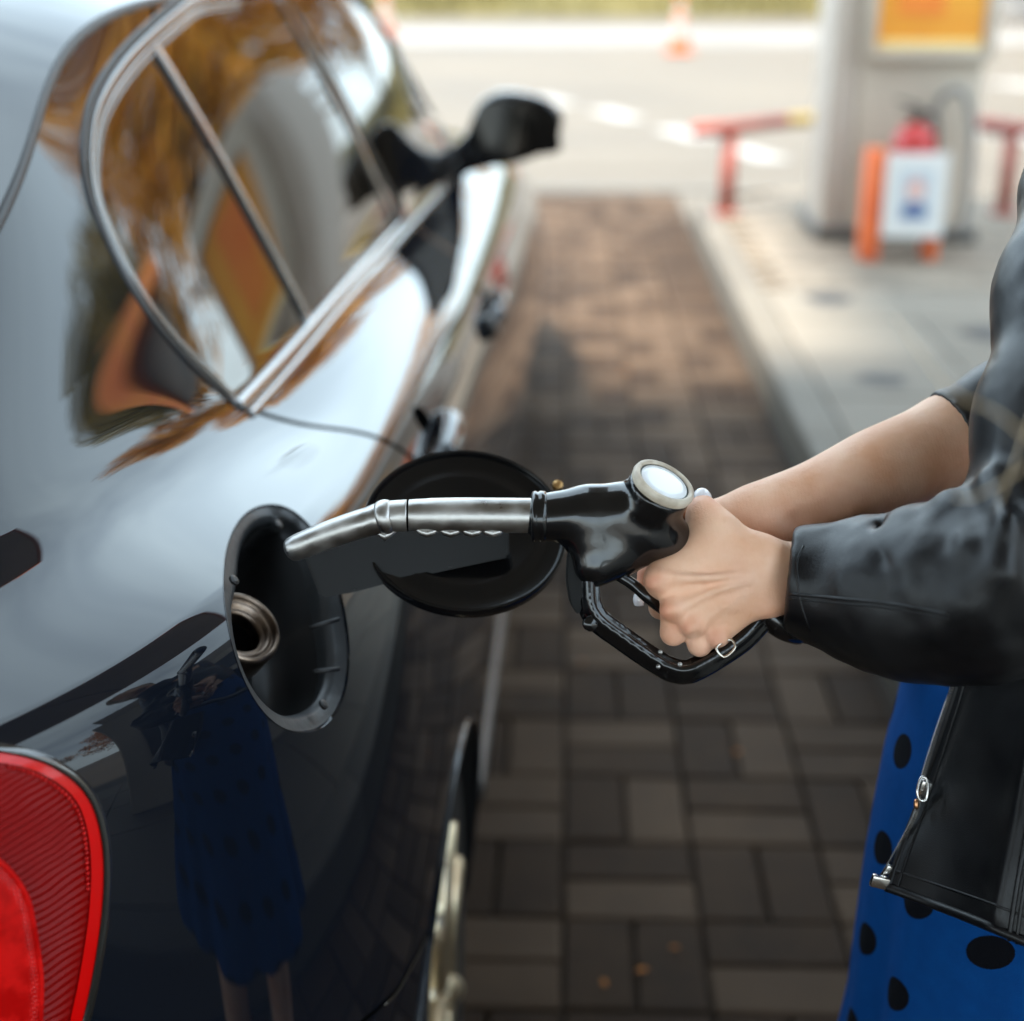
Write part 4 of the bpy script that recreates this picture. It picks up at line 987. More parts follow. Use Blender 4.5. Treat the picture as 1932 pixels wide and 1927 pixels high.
# ---- top of the car: bonnet, windscreen, roof, rear window, boot
def top_patch(name, i0, i1, m, rise, n=28, inset=0.0):
    rows = GS[i0:i1+1:3, 0]; V = []; F = []; rr = np.interp(np.arange(len(rows)), np.linspace(0, len(rows)-1, len(rise)), rise)
    for p, h_ in zip(rows, rr):
        for k in range(n+1):
            t = k/n; x = p[0]+(2*CX-2*p[0])*t; V.append((x, p[1], p[2]+h_*(1-(2*t-1)**2)))
    for i in range(len(rows)-1):
        for k in range(n): F.append((i*(n+1)+k, i*(n+1)+k+1, (i+1)*(n+1)+k+1, (i+1)*(n+1)+k))
    o = mesh(name, V, F, m, car, True); bm = bmesh.new(); bm.from_mesh(o.data); bmesh.ops.recalc_face_normals(bm, faces=bm.faces)
    if sum(f.normal.z for f in bm.faces) < 0: bmesh.ops.reverse_faces(bm, faces=bm.faces)
    bm.to_mesh(o.data); bm.free(); return o
ys = GS[:, 0, 1]; ix = lambda y_: int(np.argmin(np.abs(ys-y_)))
top_patch('bonnet', 0, ix(3.72), m_body, [.01, .05, .06, .05]); top_patch('windscreen', ix(3.72), ix(2.85), m_glass, [.05, .05, .07])
top_patch('roof', ix(2.85), ix(1.62), m_body, [.07, .085, .07]); top_patch('rear_window', ix(1.62), ix(1.10), m_glass, [.07, .05, .03]); top_patch('boot_lid', ix(1.10), NU-1, m_body, [.03, .02, .01])
gi = range(ix(3.0), ix(1.12), 2)
strip('roof_reflection_strip', GS[list(gi), 1], GN[list(gi), 1], .011, .002, m_rubber, car, -.0005)  # added dark strip for the reflected dark band, covering the roof crease
MB().box((CX, 3.2, .21), (1.62, 4.6, .04)).build('underbody', m_under, car)

# ---- the white car parked by the shop (shares the meshes)
m_whitecar = prin('white_car_paint', (.70, .70, .69), .3, 0, .8)
wc = dup(car, (7.9, 21.5, 0), 'white saloon car parked beside the station shop')
for ch in list(wc.children):
    if any(k in ch.name for k in ('filler', 'fuel', 'hinge', 'pocket')):
        for c in list(ch.children): bpy.data.objects.remove(c)
        bpy.data.objects.remove(ch); continue
    if ch.type == 'MESH' and len(ch.material_slots) and ch.material_slots[0].material == m_body:
        ch.material_slots[0].link = 'OBJECT'; ch.material_slots[0].material = m_whitecar
# ================================================================== FUEL NOZZLE
PXM = 1.0/FOC
m_noz = prin('worn_black_casting', (.006, .006, .007), .22, 0, .6, .04, spec=.35); noise_col(m_noz, (.004, .004, .0045), (.028, .027, .025), 240, 9, .62, .8, rough=(.2, .25)); bump(m_noz, 240, .0004, .2)
m_steel = prin('scuffed_steel', (.50, .49, .47), .34, 1.0); noise_col(m_steel, (.34, .33, .32), (.62, .60, .57), 45, 8, .3, .7, rough=(.26, .5)); bump(m_steel, 160, .0004, .4)
m_ring = prin('beige_bezel', (.55, .47, .36), .42); noise_col(m_ring, (.34, .26, .18), (.64, .56, .45), 55, 6, .3, .55)
m_disp = prin('white_display_face', (.90, .92, .94), .3, coat=.3)
m_hose = prin('black_rubber_hose', (.012, .012, .012), .45); bump(m_hose, 400, .0005, .4)
nzl = thing('fuel_nozzle', 'black fuel pump nozzle with steel spout held towards the open filler', 'fuel nozzle', tuple(at(1200, 1000, 1.0)))
dn = -FWD*.55+(RGT*.40+UPV*.74); dn /= np.linalg.norm(dn); dc = at(1250, 915, .985)
def cap(P, a, b): return sd_cap(P, at(a[0], a[1], a[2]), at(b[0], b[1], b[2]), a[3]*PXM*a[2], b[3]*PXM*b[2])
def chain_sd(P, q, k):
    d = None
    for a, b in zip(q[:-1], q[1:]):
        e = cap(P, a, b); d = e if d is None else smin(d, e, k)
    return d
def f_noz(P):
    d = chain_sd(P, [(1030, 976, 1.0, 46), (1110, 969, 1.0, 52), (1200, 966, 1.0, 62)], .006)
    d = smin(d, sd_cap(P, dc-dn*.022, dc-dn*.030, .0165, .020), .008)
    d = smin(d, chain_sd(P, [(1118, 1030, 1.0, 40), (1122, 1064, 1.0, 34), (1175, 1045, 1.0, 31), (1250, 1018, 1.0, 33)], .015), .016)
    d = smin(d, chain_sd(P, [(1235, 1000, 1.0, 46), (1290, 1030, 1.012, 38)], .008), .010)
    # rim that carries the display
    ax = P-(dc-dn*.004).astype(np.float32); h = ax@dn.astype(np.float32); rr = np.linalg.norm(ax-h[..., None]*dn.astype(np.float32), axis=-1)
    d = smin(d, np.maximum(rr-.0208, np.abs(h+.006)-.0065)-.001, .004)
    # shallow flute under the rim and a seam
    d = smax(d, -cap(P, (1195, 1075, .965, 9), (1290, 1015, .962, 9)), .004)
    return d
lo = at(1000, 1130, 1.06); hi = at(1330, 890, .94)
b0 = np.array([-.045, .88, .935]); b1 = np.array([.115, 1.03, 1.09])
V, F = surfnet(f_noz, b0, b1, .0014, 7); np_mesh('nozzle_body', V, F, m_noz, nzl)
ax_b = RGT
MB().lathe([(.0150, 0), (.0168, .0008), (.0175, .003), (.0165, .0045), (.0176, .0062), (.0172, .0095), (.0160, .0105)], at(1002, 975, 1.0), RGT, 36).build('collar', m_noz, nzl, True)
MB().lathe([(.0216, -.002), (.0222, .001), (.0214, .0036), (.0196, .0044), (.0180, .0036), (.0178, .0026)], dc, dn, 56, False).build('bezel', m_ring, nzl, True)
MB().lathe([(.0179, .0018), (.0174, .0026), (.0168, .0024)], dc, dn, 56).build('bezel_gasket', prin('dark_green_gasket', (.01, .03, .025), .4), nzl, True)
MB().lathe([(.0169, .0020), (.0166, .0028), (.0120, .0032), (.004, .0034)], dc, dn, 56).build('display', m_disp, nzl, True)
# spout
def tubepx(q, n=40, sides=28):
    P = catmull(np.array([at(a[0], a[1], a[2]) for a in q]), n); r_ = np.interp(np.linspace(0, 1, n), np.linspace(0, 1, len(q)), [a[3]*PXM*a[2] for a in q]); return P, r_
mb = MB(); mb.tube(*tubepx([(1010, 973, 1.0, 33), (900, 972, 1.0, 33), (800, 972, 1.0, 33), (776, 972, 1.0, 33), (768, 972.5, 1.0, 32), (767, 972.5, 1.0, 29)], 30), 32); sp = mb.build('spout', m_steel, nzl, True)
P = np.array([at(770, 972.5, 1.0), at(735, 975, 1.0), at(712, 980, 1.001), at(680, 989, 1.003), at(640, 1002, 1.007), at(600, 1017, 1.012), at(570, 1029, 1.016), at(552, 1037, 1.019), at(545, 1040.5, 1.02)])
P = catmull(P, 60); mb = MB(); mb.tube(P, np.interp(np.linspace(0, 1, 60), [0, .16, .17, .24, .3, .9, .975, 1], np.array([30, 30, 30, 30, 28, 25.5, 23.5, 17])*PXM), 32); mb.build('spout_tip', m_steel, nzl, True)
i0 = 11; mb = MB(); mb.tube(P[i0-4:i0+3], np.array([30, 32, 33.5, 34, 33.5, 32.5, 30])*PXM, 32); mb.build('spout_ring', m_steel, nzl, True)
MB().lathe([(.0107, 0), (.0110, .0006), (.0107, .0012)], at(770, 972.5, 1.0)-RGT*.0006, RGT, 32).build('spout_groove', m_gap, nzl, True)
for px in (806, 850, 891, 930):
    c = at(px, 1002, .998); MB().tube([c-RGT*.008+UPV*.003, c-RGT*.004-UPV*.0004, c-UPV*.0016, c+RGT*.004-UPV*.0004, c+RGT*.008+UPV*.003], [.002, .0028, .003, .0028, .002], 10).build('spring_coil', m_steel, nzl, True)
c = at(726, 1009, 1.0); MB().tube([c-RGT*.007+UPV*.003, c-UPV*.001, c+RGT*.007+UPV*.003], [.002, .0035, .002], 10).build('spring_coil', m_steel, nzl, True)
m_fin = prin('matt_black_nylon', (.005, .005, .005), .6, spec=.2)
def plate(name, pxs, d_, th, m, parent):
    P = np.array([at(x, y, d_) for x, y in pxs]); k = len(P); V = [tuple(p-FWD*th/2) for p in P]+[tuple(p+FWD*th/2) for p in P]
    o = mesh(name, V, [tuple(range(k))[::-1], tuple(range(k, 2*k))]+[(i, (i+1) % k, k+(i+1) % k, k+i) for i in range(k)], m, parent, False)
    bm = bmesh.new(); bm.from_mesh(o.data); bmesh.ops.recalc_face_normals(bm, faces=bm.faces); bmesh.ops.bevel(bm, geom=list(bm.edges), offset=.0012, segments=2, affect='EDGES'); bm.to_mesh(o.data); bm.free(); smooth_by_angle(o, 40); return o
plate('front_fin', [(1080, 1010), (1098, 1030), (1116, 1085), (1108, 1110), (1098, 1132), (1098, 1142), (1092, 1160), (1086, 1157), (1074, 1136), (1067, 1092), (1070, 1045)], 1.0, .012, m_fin, nzl)
MB().lathe([(.0045, -.009), (.0052, -.007), (.0052, .007), (.0045, .009)], at(1113, 1176, 1.0), FWD, 20).build('pivot_pin', m_noz, nzl, True)
# hand guard: channel open to the inside
gp = np.array([(1112, 1095), (1113, 1135), (1128, 1168), (1180, 1207), (1235, 1245), (1268, 1263), (1295, 1267), (1322, 1256), (1362, 1232), (1402, 1204), (1432, 1172), (1450, 1150)], float); gd = np.interp(np.arange(12), [0, 7, 11], [1.0, 1.0, 1.012])
gq = catmull(np.c_[gp, gd], 26)
gt = np.gradient(gq[:, :2], axis=0); gt /= np.linalg.norm(gt, axis=1)[:, None]; gn = np.stack([gt[:, 1], -gt[:, 0]], 1)      # towards the inside of the loop
def g_off(o_, dz): return [at(p[0]+n[0]*o_, p[1]+n[1]*o_, p[2]+dz) for p, n in zip(gq, gn)]
def g_chain(P, o_, dz, r_):
    q = g_off(o_, dz); d = None
    for a, b in zip(q[:-1], q[1:]):
        e = sd_cap(P, a, b, r_, r_); d = e if d is None else np.minimum(d, e)
    return d
def f_guard(P):
    d = smin(g_chain(P, -9, 0, .0060), np.minimum(g_chain(P, 2, -.0068, .0036), g_chain(P, 13, .0068, .0036)), .004)
    return smax(d, -g_chain(P, 18, 0, .0058), .0015)
V, F = surfnet(f_guard, np.array([-.01, .87, .915]), np.array([.165, .985, 1.02]), .0014, 5); np_mesh('hand_guard', V, F, m_noz, nzl)
for px, py in ((1246, 1231), (1242, 1258), (1283, 1254)): MB().lathe([(.0016, 0), (.0014, .0012)], at(px, py, .988), -FWD, 12).build('rivet', m_steel, nzl, True)
mb = MB(); q = [at(1352, 1222, .985), at(1366, 1240, .984), at(1387, 1222, .985), at(1377, 1207, .988)]; mb.tube(catmull(np.array(q), 28, True), .0009, 8, False, True); mb.build('wire_clip', prin('bright_wire', (.75, .68, .58), .25, 1.0), nzl, True)
mb = MB(); mb.tube(*tubepx([(1160, 1082, 1.0, 12), (1195, 1104, 1.0, 11), (1232, 1136, 1.0, 11), (1275, 1165, 1.015, 10), (1330, 1190, 1.02, 9)], 24), 14); mb.build('trigger_lever', m_noz, nzl, True)
mb = MB(); mb.tube(*tubepx([(1270, 1022, 1.015, 40), (1320, 1055, 1.018, 33), (1380, 1102, 1.015, 31), (1440, 1152, 1.01, 29), (1458, 1166, 1.01, 25)], 30), 20); mb.build('grip', m_noz, nzl, True)
hp = [at(1440, 1150, 1.01), at(1485, 1182, 1.012), at(1530, 1192, 1.03), at(1600, 1190, 1.09), at(1700, 1170, 1.22), np.array([.52, 1.5, .86]), np.array([.85, 1.6, .52]), np.array([1.1, 1.6, .48]), np.array([1.36, 1.65, .70]), np.array([1.462, 1.7, .87])]
MB().tube(catmull(np.array(hp), 120), .0088, 16).build('hose', m_hose, nzl, True)
MB().tube(catmull(np.array(hp[:3]), 20)[:14], .0105, 18).build('hose_sleeve', m_noz, nzl, True)
# ================================================================== PERSON
m_skin = prin('skin', (.60, .37, .26), .52, spec=.38, Subsurface_Weight=.08, Subsurface_Scale=.006)
m_skin.node_tree.nodes['Principled BSDF'].inputs['Subsurface Radius'].default_value = (1.0, .35, .2)
noise_col(m_skin, (.80, .43, .262), (.91, .58, .405), 34, 7, .32, .68); bump(m_skin, 900, .00035, .5, 'edge'); bump(m_skin, 260, .0007, .4); bump(m_skin, 90, .0012, .25)
m_nail = prin('white_nail_varnish', (.85, .82, .84), .12, coat=1.0)
m_leath = prin('black_leather', (.006, .006, .008), .38, spec=.38); noise_col(m_leath, (.0025, .0025, .0035), (.007, .0066, .007), 18, 6, rough=(.32, .46)); bump(m_leath, 800, .0004, .4, 'edge'); bump(m_leath, 20, .0042, .26, detail=4, kind='noise'); m_leath.node_tree.nodes[-2].noise_type = 'RIDGED_MULTIFRACTAL' if hasattr(m_leath.node_tree.nodes[-2], 'noise_type') else None
m_hair = prin('blonde_hair', (.52, .38, .22), .4); m_shoe = prin('black_shoe', (.02, .02, .02), .4)
t_ = m_skin.node_tree; b_ = t_.nodes['Principled BSDF']
wv = N(t_, 'ShaderNodeTexWave'); wv.inputs['Scale'].default_value = 125; wv.inputs['Distortion'].default_value = 6; wv.inputs['Detail'].default_value = 3; wv.inputs['Detail Scale'].default_value = 1.4
wb = N(t_, 'ShaderNodeBump'); wb.inputs['Distance'].default_value = .0007; wb.inputs['Strength'].default_value = .06; tcw = N(t_, 'ShaderNodeTexCoord'); mpw = N(t_, 'ShaderNodeMapping'); mpw.inputs['Rotation'].default_value = (0, .25, 0)
t_.links.new(tcw.outputs['Object'], mpw.inputs['Vector']); t_.links.new(mpw.outputs[0], wv.inputs['Vector']); t_.links.new(wv.outputs['Fac'], wb.inputs['Height']); t_.links.new(b_.inputs['Normal'].links[0].from_socket, wb.inputs['Normal']); t_.links.new(wb.outputs[0], b_.inputs['Normal'])
src = b_.inputs['Base Color'].links[0].from_socket
at_n = N(t_, 'ShaderNodeAttribute'); at_n.attribute_name = 'blush_glow'; mxs = N(t_, 'ShaderNodeMix', data_type='RGBA'); mxs.inputs['B'].default_value = (.60, .185, .105, 1)
t_.links.new(at_n.outputs['Fac'], mxs.inputs['Factor']); t_.links.new(src, mxs.inputs['A']); t_.links.new(mxs.outputs['Result'], b_.inputs['Base Color'])
m_zip = prin('nickel_zip', (.75, .72, .68), .22, 1.0)
per = thing('person', 'woman in black leather jacket and blue polka dot dress holding the nozzle', 'person', (.45, 1.05, 0))
HB = [(1425, 1052, .992, 25), (1242, 1096, .990, 27)]
def f_hand(P):
    d = smin(cap(P, (1640, 1058, 1.0, 44), (1440, 1062, 1.0, 37)), cap(P, (1640, 1132, 1.0, 42), (1445, 1122, 1.0, 33)), .016)          # wrist
    pal = smin(cap(P, (1432, 1058, .998, 30), (1243, 1096, .992, 26)), cap(P, (1432, 1082, .995, 30), (1270, 1150, .988, 24)), .011)
    pal = smin(pal, cap(P, (1436, 1104, .997, 28), (1307, 1181, .990, 22.5)), .010); pal = smin(pal, cap(P, (1442, 1122, 1.0, 26), (1352, 1200, .996, 21)), .010)
    d = smin(d, pal, .014)
    d = smin(d, cap(P, (1400, 1090, 1.008, 42), (1310, 1120, 1.008, 34)), .014)                                     # palm body
    th = chain_sd(P, [(1418, 1048, 1.0, 38), (1356, 1004, 1.0, 31), (1327, 969, 1.010, 24), (1324, 946, 1.024, 20)], .010)
    d = smin(d, th, .016)
    d = smin(d, cap(P, (1340, 1010, 1.006, 24), (1262, 1078, 1.0, 20)), .022)                                      # web of the thumb
    # knuckle heads
    for x, y, z, r_ in ((1236, 1097, .9835, 20), (1264, 1153, .9805, 19), (1303, 1184, .9835, 18), (1350, 1205, .990, 17)):
        d = smin(d, cap(P, (x, y, z, r_), (x+8, y-3, z, r_)), .0055)
    fing = [[(1242, 1098, .994, 25), (1247, 1146, 1.026, 22), (1300, 1160, 1.052, 18)],
            [(1268, 1152, .992, 23), (1270, 1194, .995, 23.5), (1310, 1188, 1.040, 18)],
            [(1306, 1182, .994, 21.5), (1320, 1216, .996, 22), (1352, 1200, 1.040, 17)],
            [(1351, 1202, .998, 19), (1368, 1214, 1.014, 17), (1390, 1196, 1.040, 14)]]
    for q in fing: d = smin(d, chain_sd(P, q, .003), .0017)
    for q in (((1222, 1131, .984, 8), (1262, 1124, .9695, 7)), ((1256, 1181, .978, 7.5), (1296, 1160, .9660, 7)), ((1310, 1206, .980, 7), (1340, 1184, .9700, 6.5))): d = smax(d, -cap(P, *q), .006)
    # tendons, veins and the bump of the wrist bone
    for q in ([(1252, 1090, .9825, 8), (1330, 1092, .9800, 7), (1410, 1084, .9820, 6)], [(1280, 1142, .9805, 8), (1345, 1117, .9790, 7), (1412, 1096, .9820, 6)], [(1318, 1172, .9830, 7), (1370, 1142, .9830, 6), (1420, 1112, .9855, 5)],
              [(1338, 1152, .986, 5), (1362, 1138, .9845, 5.5), (1384, 1144, .986, 5), (1404, 1128, .987, 4)], [(1372, 1010, .991, 9), (1402, 1028, .9875, 8), (1440, 1050, .9885, 7)]):
        d = smin(d, chain_sd(P, q, .002), .0042)
    d = smin(d, cap(P, (1452, 1142, .992, 19), (1456, 1143, .992, 19)), .008)
    # hollows between the tendons
    for q in (((1290, 1124, .9712, 18), (1400, 1103, .9712, 15)), ((1334, 1168, .9732, 13.5), (1404, 1136, .9745, 13)), ((1305, 1040, .970, 24), (1360, 1045, .970, 24))):
        d = smax(d, -cap(P, *q), .007)
    return d
hl, hh = np.array([.035, .875, .90]), np.array([.215, 1.015, 1.075])
HV, HF = surfnet(f_hand, hl, hh, .0013, 2)
def f_rarm(P):
    d = chain_sd(P, [(1960, 752, 1.13, 76), (1790, 832, 1.10, 71), (1690, 880, 1.085, 67), (1620, 913, 1.077, 62), (1550, 946, 1.07, 55), (1490, 966, 1.064, 47), (1440, 979, 1.06, 41), (1410, 984, 1.06, 38)], .03)
    d = smin(d, chain_sd(P, [(1412, 968, 1.06, 34), (1340, 985, 1.062, 32), (1290, 1035, 1.065, 27)], .012), .016)
    d = smin(d, chain_sd(P, [(1420, 995, 1.062, 33), (1375, 1050, 1.07, 34), (1350, 1100, 1.075, 28)], .012), .016)
    d = smin(d, cap(P, (1470, 1000, 1.047, 10), (1600, 962, 1.05, 14)), .010)
    d = smax(d, -cap(P, (1500, 985, 1.035, 9), (1650, 935, 1.035, 10)), .012)
    for q in ([(1292, 1035, 1.066, 21), (1240, 1052, 1.060, 17), (1217, 1082, 1.047, 13.5), (1206, 1124, 1.042, 11.5)], [(1310, 1062, 1.07, 21), (1262, 1098, 1.062, 18), (1262, 1140, 1.045, 14)], [(1332, 1086, 1.075, 20), (1290, 1130, 1.066, 17), (1300, 1165, 1.05, 14)], [(1352, 1102, 1.075, 18), (1325, 1150, 1.068, 15), (1340, 1180, 1.055, 12)],
              [(1350, 985, 1.06, 24), (1305, 975, 1.04, 20), (1290, 965, 1.025, 17)]):
        d = smin(d, chain_sd(P, q, .003), .005)
    return d
RV, RF = surfnet(f_rarm, np.array([.02, .93, .90]), np.array([.42, 1.17, 1.18]), .0022, 3)
SHL, ELL, WRL = at(2085, 360, 1.03), at(1955, 1075, .928), at(1560, 1094, 1.0)
SHR, ELR, WRR = np.array([.44, 1.22, 1.345]), at(2050, 712, 1.145), at(1700, 875, 1.085)
def f_body(P):
    d = sd_cap(P, (.43, 1.05, .88), (.42, 1.05, 1.02), .125, .105); d = smin(d, sd_cap(P, (.43, 1.05, 1.02), (.475, 1.06, 1.27), .10, .105), .05)
    d = smin(d, sd_cap(P, SHL, SHR, .05, .05), .06); d = smin(d, sd_cap(P, (.43, 1.05, 1.36), (.40, 1.04, 1.48), .055, .05), .04)
    d = smin(d, sd_ell(P, (.385, 1.03, 1.565), (.088, .074, .11)), .02); d = smin(d, sd_cap(P, (.33, 1.03, 1.515), (.315, 1.03, 1.50), .05, .036), .02)
    d = smin(d, sd_cap(P, (.302, 1.025, 1.565), (.286, 1.022, 1.54), .010, .013), .010)
    for s_ in (-1, 1):
        d = smax(d, -sd_cap(P, (.298, 1.027+s_*.03, 1.572), (.296, 1.027+s_*.034, 1.572), .012, .012), .010); d = smin(d, sd_ell(P, (.395, 1.03+s_*.076, 1.56), (.018, .01, .03)), .008)
        d = smin(d, sd_cap(P, (.43, 1.05+s_*.085, .88), (.42, 1.05+s_*.08, .47), .085, .055), .03); d = smin(d, sd_cap(P, (.42, 1.05+s_*.08, .47), (.45, 1.05+s_*.08, .10), .055, .036), .02); d = smin(d, sd_cap(P, (.46, 1.05+s_*.08, .05), (.31, 1.05+s_*.1, .03), .036, .026), .02)
    for a, b, c in ((SHL, ELL, WRL), (SHR, ELR, WRR)):
        d = smin(d, sd_cap(P, a, b, .045, .036), .03); d = smin(d, sd_cap(P, b, c, .036, .020), .012)
    return d
BVv, BFf = surfnet(f_body, np.array([.14, .68, -.02]), np.array([.66, 1.36, 1.70]), .009, 2)
Vall = np.concatenate([HV, RV, BVv]); Fall = np.concatenate([HF, RF+len(HV), BFf+len(HV)+len(RV)])
body = np_mesh('body', Vall, Fall, m_skin, per)
bl = np.zeros(len(Vall))  # knuckle redness, plus a backlit finger's glow painted into the skin colour
for x, y, z, r_, k_ in ((1226, 1100, .978, .012, .55), (1254, 1160, .975, .011, .6), (1298, 1190, .978, .010, .6), (1346, 1208, .984, .010, .5), (1268, 1200, .99, .012, .5), (1320, 1220, .99, .011, .5), (1330, 960, 1.01, .013, .5), (1212, 1095, 1.045, .016, .9), (1205, 1128, 1.04, .012, .9), (1238, 1145, 1.01, .012, .6), (1400, 1100, .985, .02, .2), (1470, 1150, .99, .02, .35), (1500, 1010, 1.045, .03, .35), (1600, 1000, 1.05, .05, .3)):
    bl = np.maximum(bl, k_*np.exp(-((np.linalg.norm(Vall-at(x, y, z), axis=1)/r_)**2)))
bl *= .75+.4*vnoise(Vall, 160.0, 3); ab = body.data.attributes.new('blush_glow', 'FLOAT', 'POINT'); ab.data.foreach_set('value', np.clip(bl, 0, 1).astype(np.float32))
def nail(px, py, d_, up, nrm, w_, l_):
    c = at(px, py, d_); up = up/np.linalg.norm(up); nrm = nrm-up*(nrm@up); nrm /= np.linalg.norm(nrm); s_ = np.cross(up, nrm); V = []; F = []
    for i in range(9):
        a = (i/8-.5)*2
        for j in range(9):
            b = (j/8-.5)*2; ww = w_*(1-.12*max(0, b)**2-.1*max(0, -b)**3); lim = 1-.28*abs(a)**2.5 if b > 0 else 1-.2*abs(a)**2.5
            V.append(c+s_*a*ww+up*b*l_*lim+nrm*(.0012-.0030*a*a-.0012*b*b))
    F = [(i*9+j, i*9+j+1, i*9+10+j, i*9+9+j) for i in range(8) for j in range(8)]
    o = mesh('nail', V, F, m_nail, body, True); md = o.modifiers.new('thick', 'SOLIDIFY'); md.thickness = .0008; return o
nail(1326, 936, 1.0145, UPV*.8+FWD*.5-RGT*.05, UPV*.7-FWD*.8, .0056, .0058)
nail(1203, 1131, 1.038, -UPV*1.0-RGT*.15+FWD*.1, -FWD*.8-RGT*.55, .0040, .0045)
# ---- jacket: body, sleeves, front flap
jac = mesh_root = bpy.data.objects.new('jacket', None); COL.objects.link(jac); jac.parent = per
def fold(P, q, amp_r, k): return chain_sd(P, q, k)
def f_slL(P):
    d = chain_sd(P, [(1470, 1092, 1.0, 70), (1510, 1094, 1.0, 73), (1600, 1112, .99, 104), (1720, 1126, .965, 142), (1860, 1110, .935, 160), (1960, 1060, .925, 165)], .03)
    up = chain_sd(P, [(1960, 1060, .925, 150), (1998, 800, .945, 138), (2050, 560, .985, 150), (2110, 345, 1.03, 160)], .03); up = smin(up, sd_cap(P, at(2095, 345, 1.03), SHL+np.array([.06, .045, .0]), .052, .055), .03)
    d = smin(d, up, .02)
    # folds at the elbow and the sleeve seam
    for q in ([(1712, 995, .945, 16), (1738, 1060, .915, 20), (1742, 1130, .912, 18), (1725, 1185, .92, 12)], [(1790, 950, .925, 14), (1812, 1040, .889, 16), (1815, 1130, .885, 14), (1780, 1190, .90, 10)], [(1870, 900, .905, 14), (1895, 990, .872, 16), (1890, 1080, .868, 14), (1850, 1160, .885, 10)], [(1620, 1003, .975, 8), (1640, 1045, .957, 10), (1640, 1100, .952, 6)]):
        d = smin(d, chain_sd(P, q, .008), .020)
    for q in ([(1772, 965, .905, 10), (1785, 1060, .878, 13), (1772, 1140, .876, 10)], [(1850, 930, .885, 10), (1862, 1010, .855, 14), (1858, 1080, .850, 10)], [(1668, 1000, .953, 5), (1688, 1070, .928, 7), (1690, 1130, .922, 5)]):
        d = smax(d, -chain_sd(P, q, .006), .014)
    d = smin(d, chain_sd(P, [(1488, 1122, .9755, 4.5), (1545, 1126, .9690, 5), (1600, 1131, .9560, 5), (1660, 1136, .9370, 5), (1700, 1140, .9200, 5), (1760, 1148, .902, 4)], .002), .003)
    d = d-.0012*vnoise(P, 38.0, 5)-.0007*vnoise(P, 110.0, 9)
    # open cuff
    c0 = at(1487, 1092, 1.0).astype(np.float32); axd = (at(1600, 1104, .992)-at(1487, 1092, 1.0)); axd /= np.linalg.norm(axd); h = (P-c0)@axd.astype(np.float32)
    d = smax(d, -h, .0015)
    d = smax(d, -np.maximum(chain_sd(P, [(1440, 1092, 1.0, 65), (1512, 1094, 1.0, 68)], .01), h-.022), .002)
    return d
V, F = surfnet(f_slL, np.array([.135, .70, .86]), np.array([.50, 1.06, 1.46]), .0030, 2); slv = np_mesh('left_sleeve', V, F, m_leath, jac)
SB = BVHTree.FromPolygons([Vector(v) for v in V], [tuple(int(i) for i in f) for f in F])
def on_sl(px, py):
    h, n, i, d = SB.ray_cast(Vector(CAM), Vector(ray(px, py)).normalized()); return np.array(h), np.array(n)
for off_, rr_ in ((0, .0013), (9, .0007)):
    q_ = [on_sl(x, y+off_) for x, y in catmull([(1490, 1121), (1545, 1126), (1600, 1131), (1660, 1137), (1720, 1146), (1790, 1160)], 40)]
    MB().tube([a-b*rr_*.2 for a, b in q_], rr_, 8).build('sleeve_seam', m_leath, slv, True)
q_ = [on_sl(x, y) for x, y in catmull([(1516, 1030), (1504, 1060), (1505, 1095), (1509, 1130), (1517, 1160), (1528, 1190)], 30)]
MB().tube([a-b*.0003 for a, b in q_], .0009, 8).build('cuff_stitch', m_leath, slv, True)
def f_slR(P):
    d = chain_sd(P, [(1740, 855, 1.09, 76), (1800, 824, 1.10, 80), (1900, 776, 1.12, 92), (2050, 712, 1.145, 106)], .02)
    c0 = at(1796, 822, 1.10).astype(np.float32); axd = at(1900, 772, 1.104)-at(1801, 820, 1.10); axd /= np.linalg.norm(axd); h = (P-c0)@axd.astype(np.float32)
    d = smin(d, np.abs(chain_sd(P, [(1760, 846, 1.095, 72), (1800, 824, 1.10, 79), (1900, 776, 1.12, 90)], .02))-.0002+np.maximum(np.abs(h-.0)-.011, 0)*3, .001)
    d = smin(d, sd_cap(P, ELR, SHR, .044, .058), .02)-.001*vnoise(P, 45.0, 2)
    d = smax(d, -h, .0012)
    return d
V, F = surfnet(f_slR, np.array([.255, .98, .99]), np.array([.52, 1.32, 1.40]), .0032, 2); np_mesh('right_sleeve', V, F, m_leath, jac)
def f_tor(P):
    d = sd_ell(P, (.47, 1.06, 1.12), (.145, .175, .34)); d = smin(d, sd_cap(P, SHL+np.array([.06, .03, .0]), SHR+np.array([0, -.02, 0]), .062, .062), .05); d = smin(d, sd_cap(P, (.46, 1.06, .80), (.47, 1.06, 1.0), .125, .14), .05)
    d = smin(d, np.abs(sd_cap(P, (.43, 1.05, 1.36), (.415, 1.045, 1.42), .075, .078))+np.maximum(P[..., 2]-1.43, 0)*4-.004, .01)
    d = smax(d, .77-P[..., 2], .01); return d-.003*vnoise(P, 20.0, 4)
V, F = surfnet(f_tor, np.array([.28, .82, .74]), np.array([.68, 1.32, 1.46]), .0065, 2); np_mesh('jacket_back', V, F, m_leath, jac)
fe = catmull(np.array([(1815, 1255, 1.085), (1800, 1312, 1.085), (1776, 1385, 1.083), (1750, 1462, 1.08), (1726, 1532, 1.075), (1698, 1604, 1.07), (1676, 1668, 1.066), (1673, 1682, 1.066)]), 40)
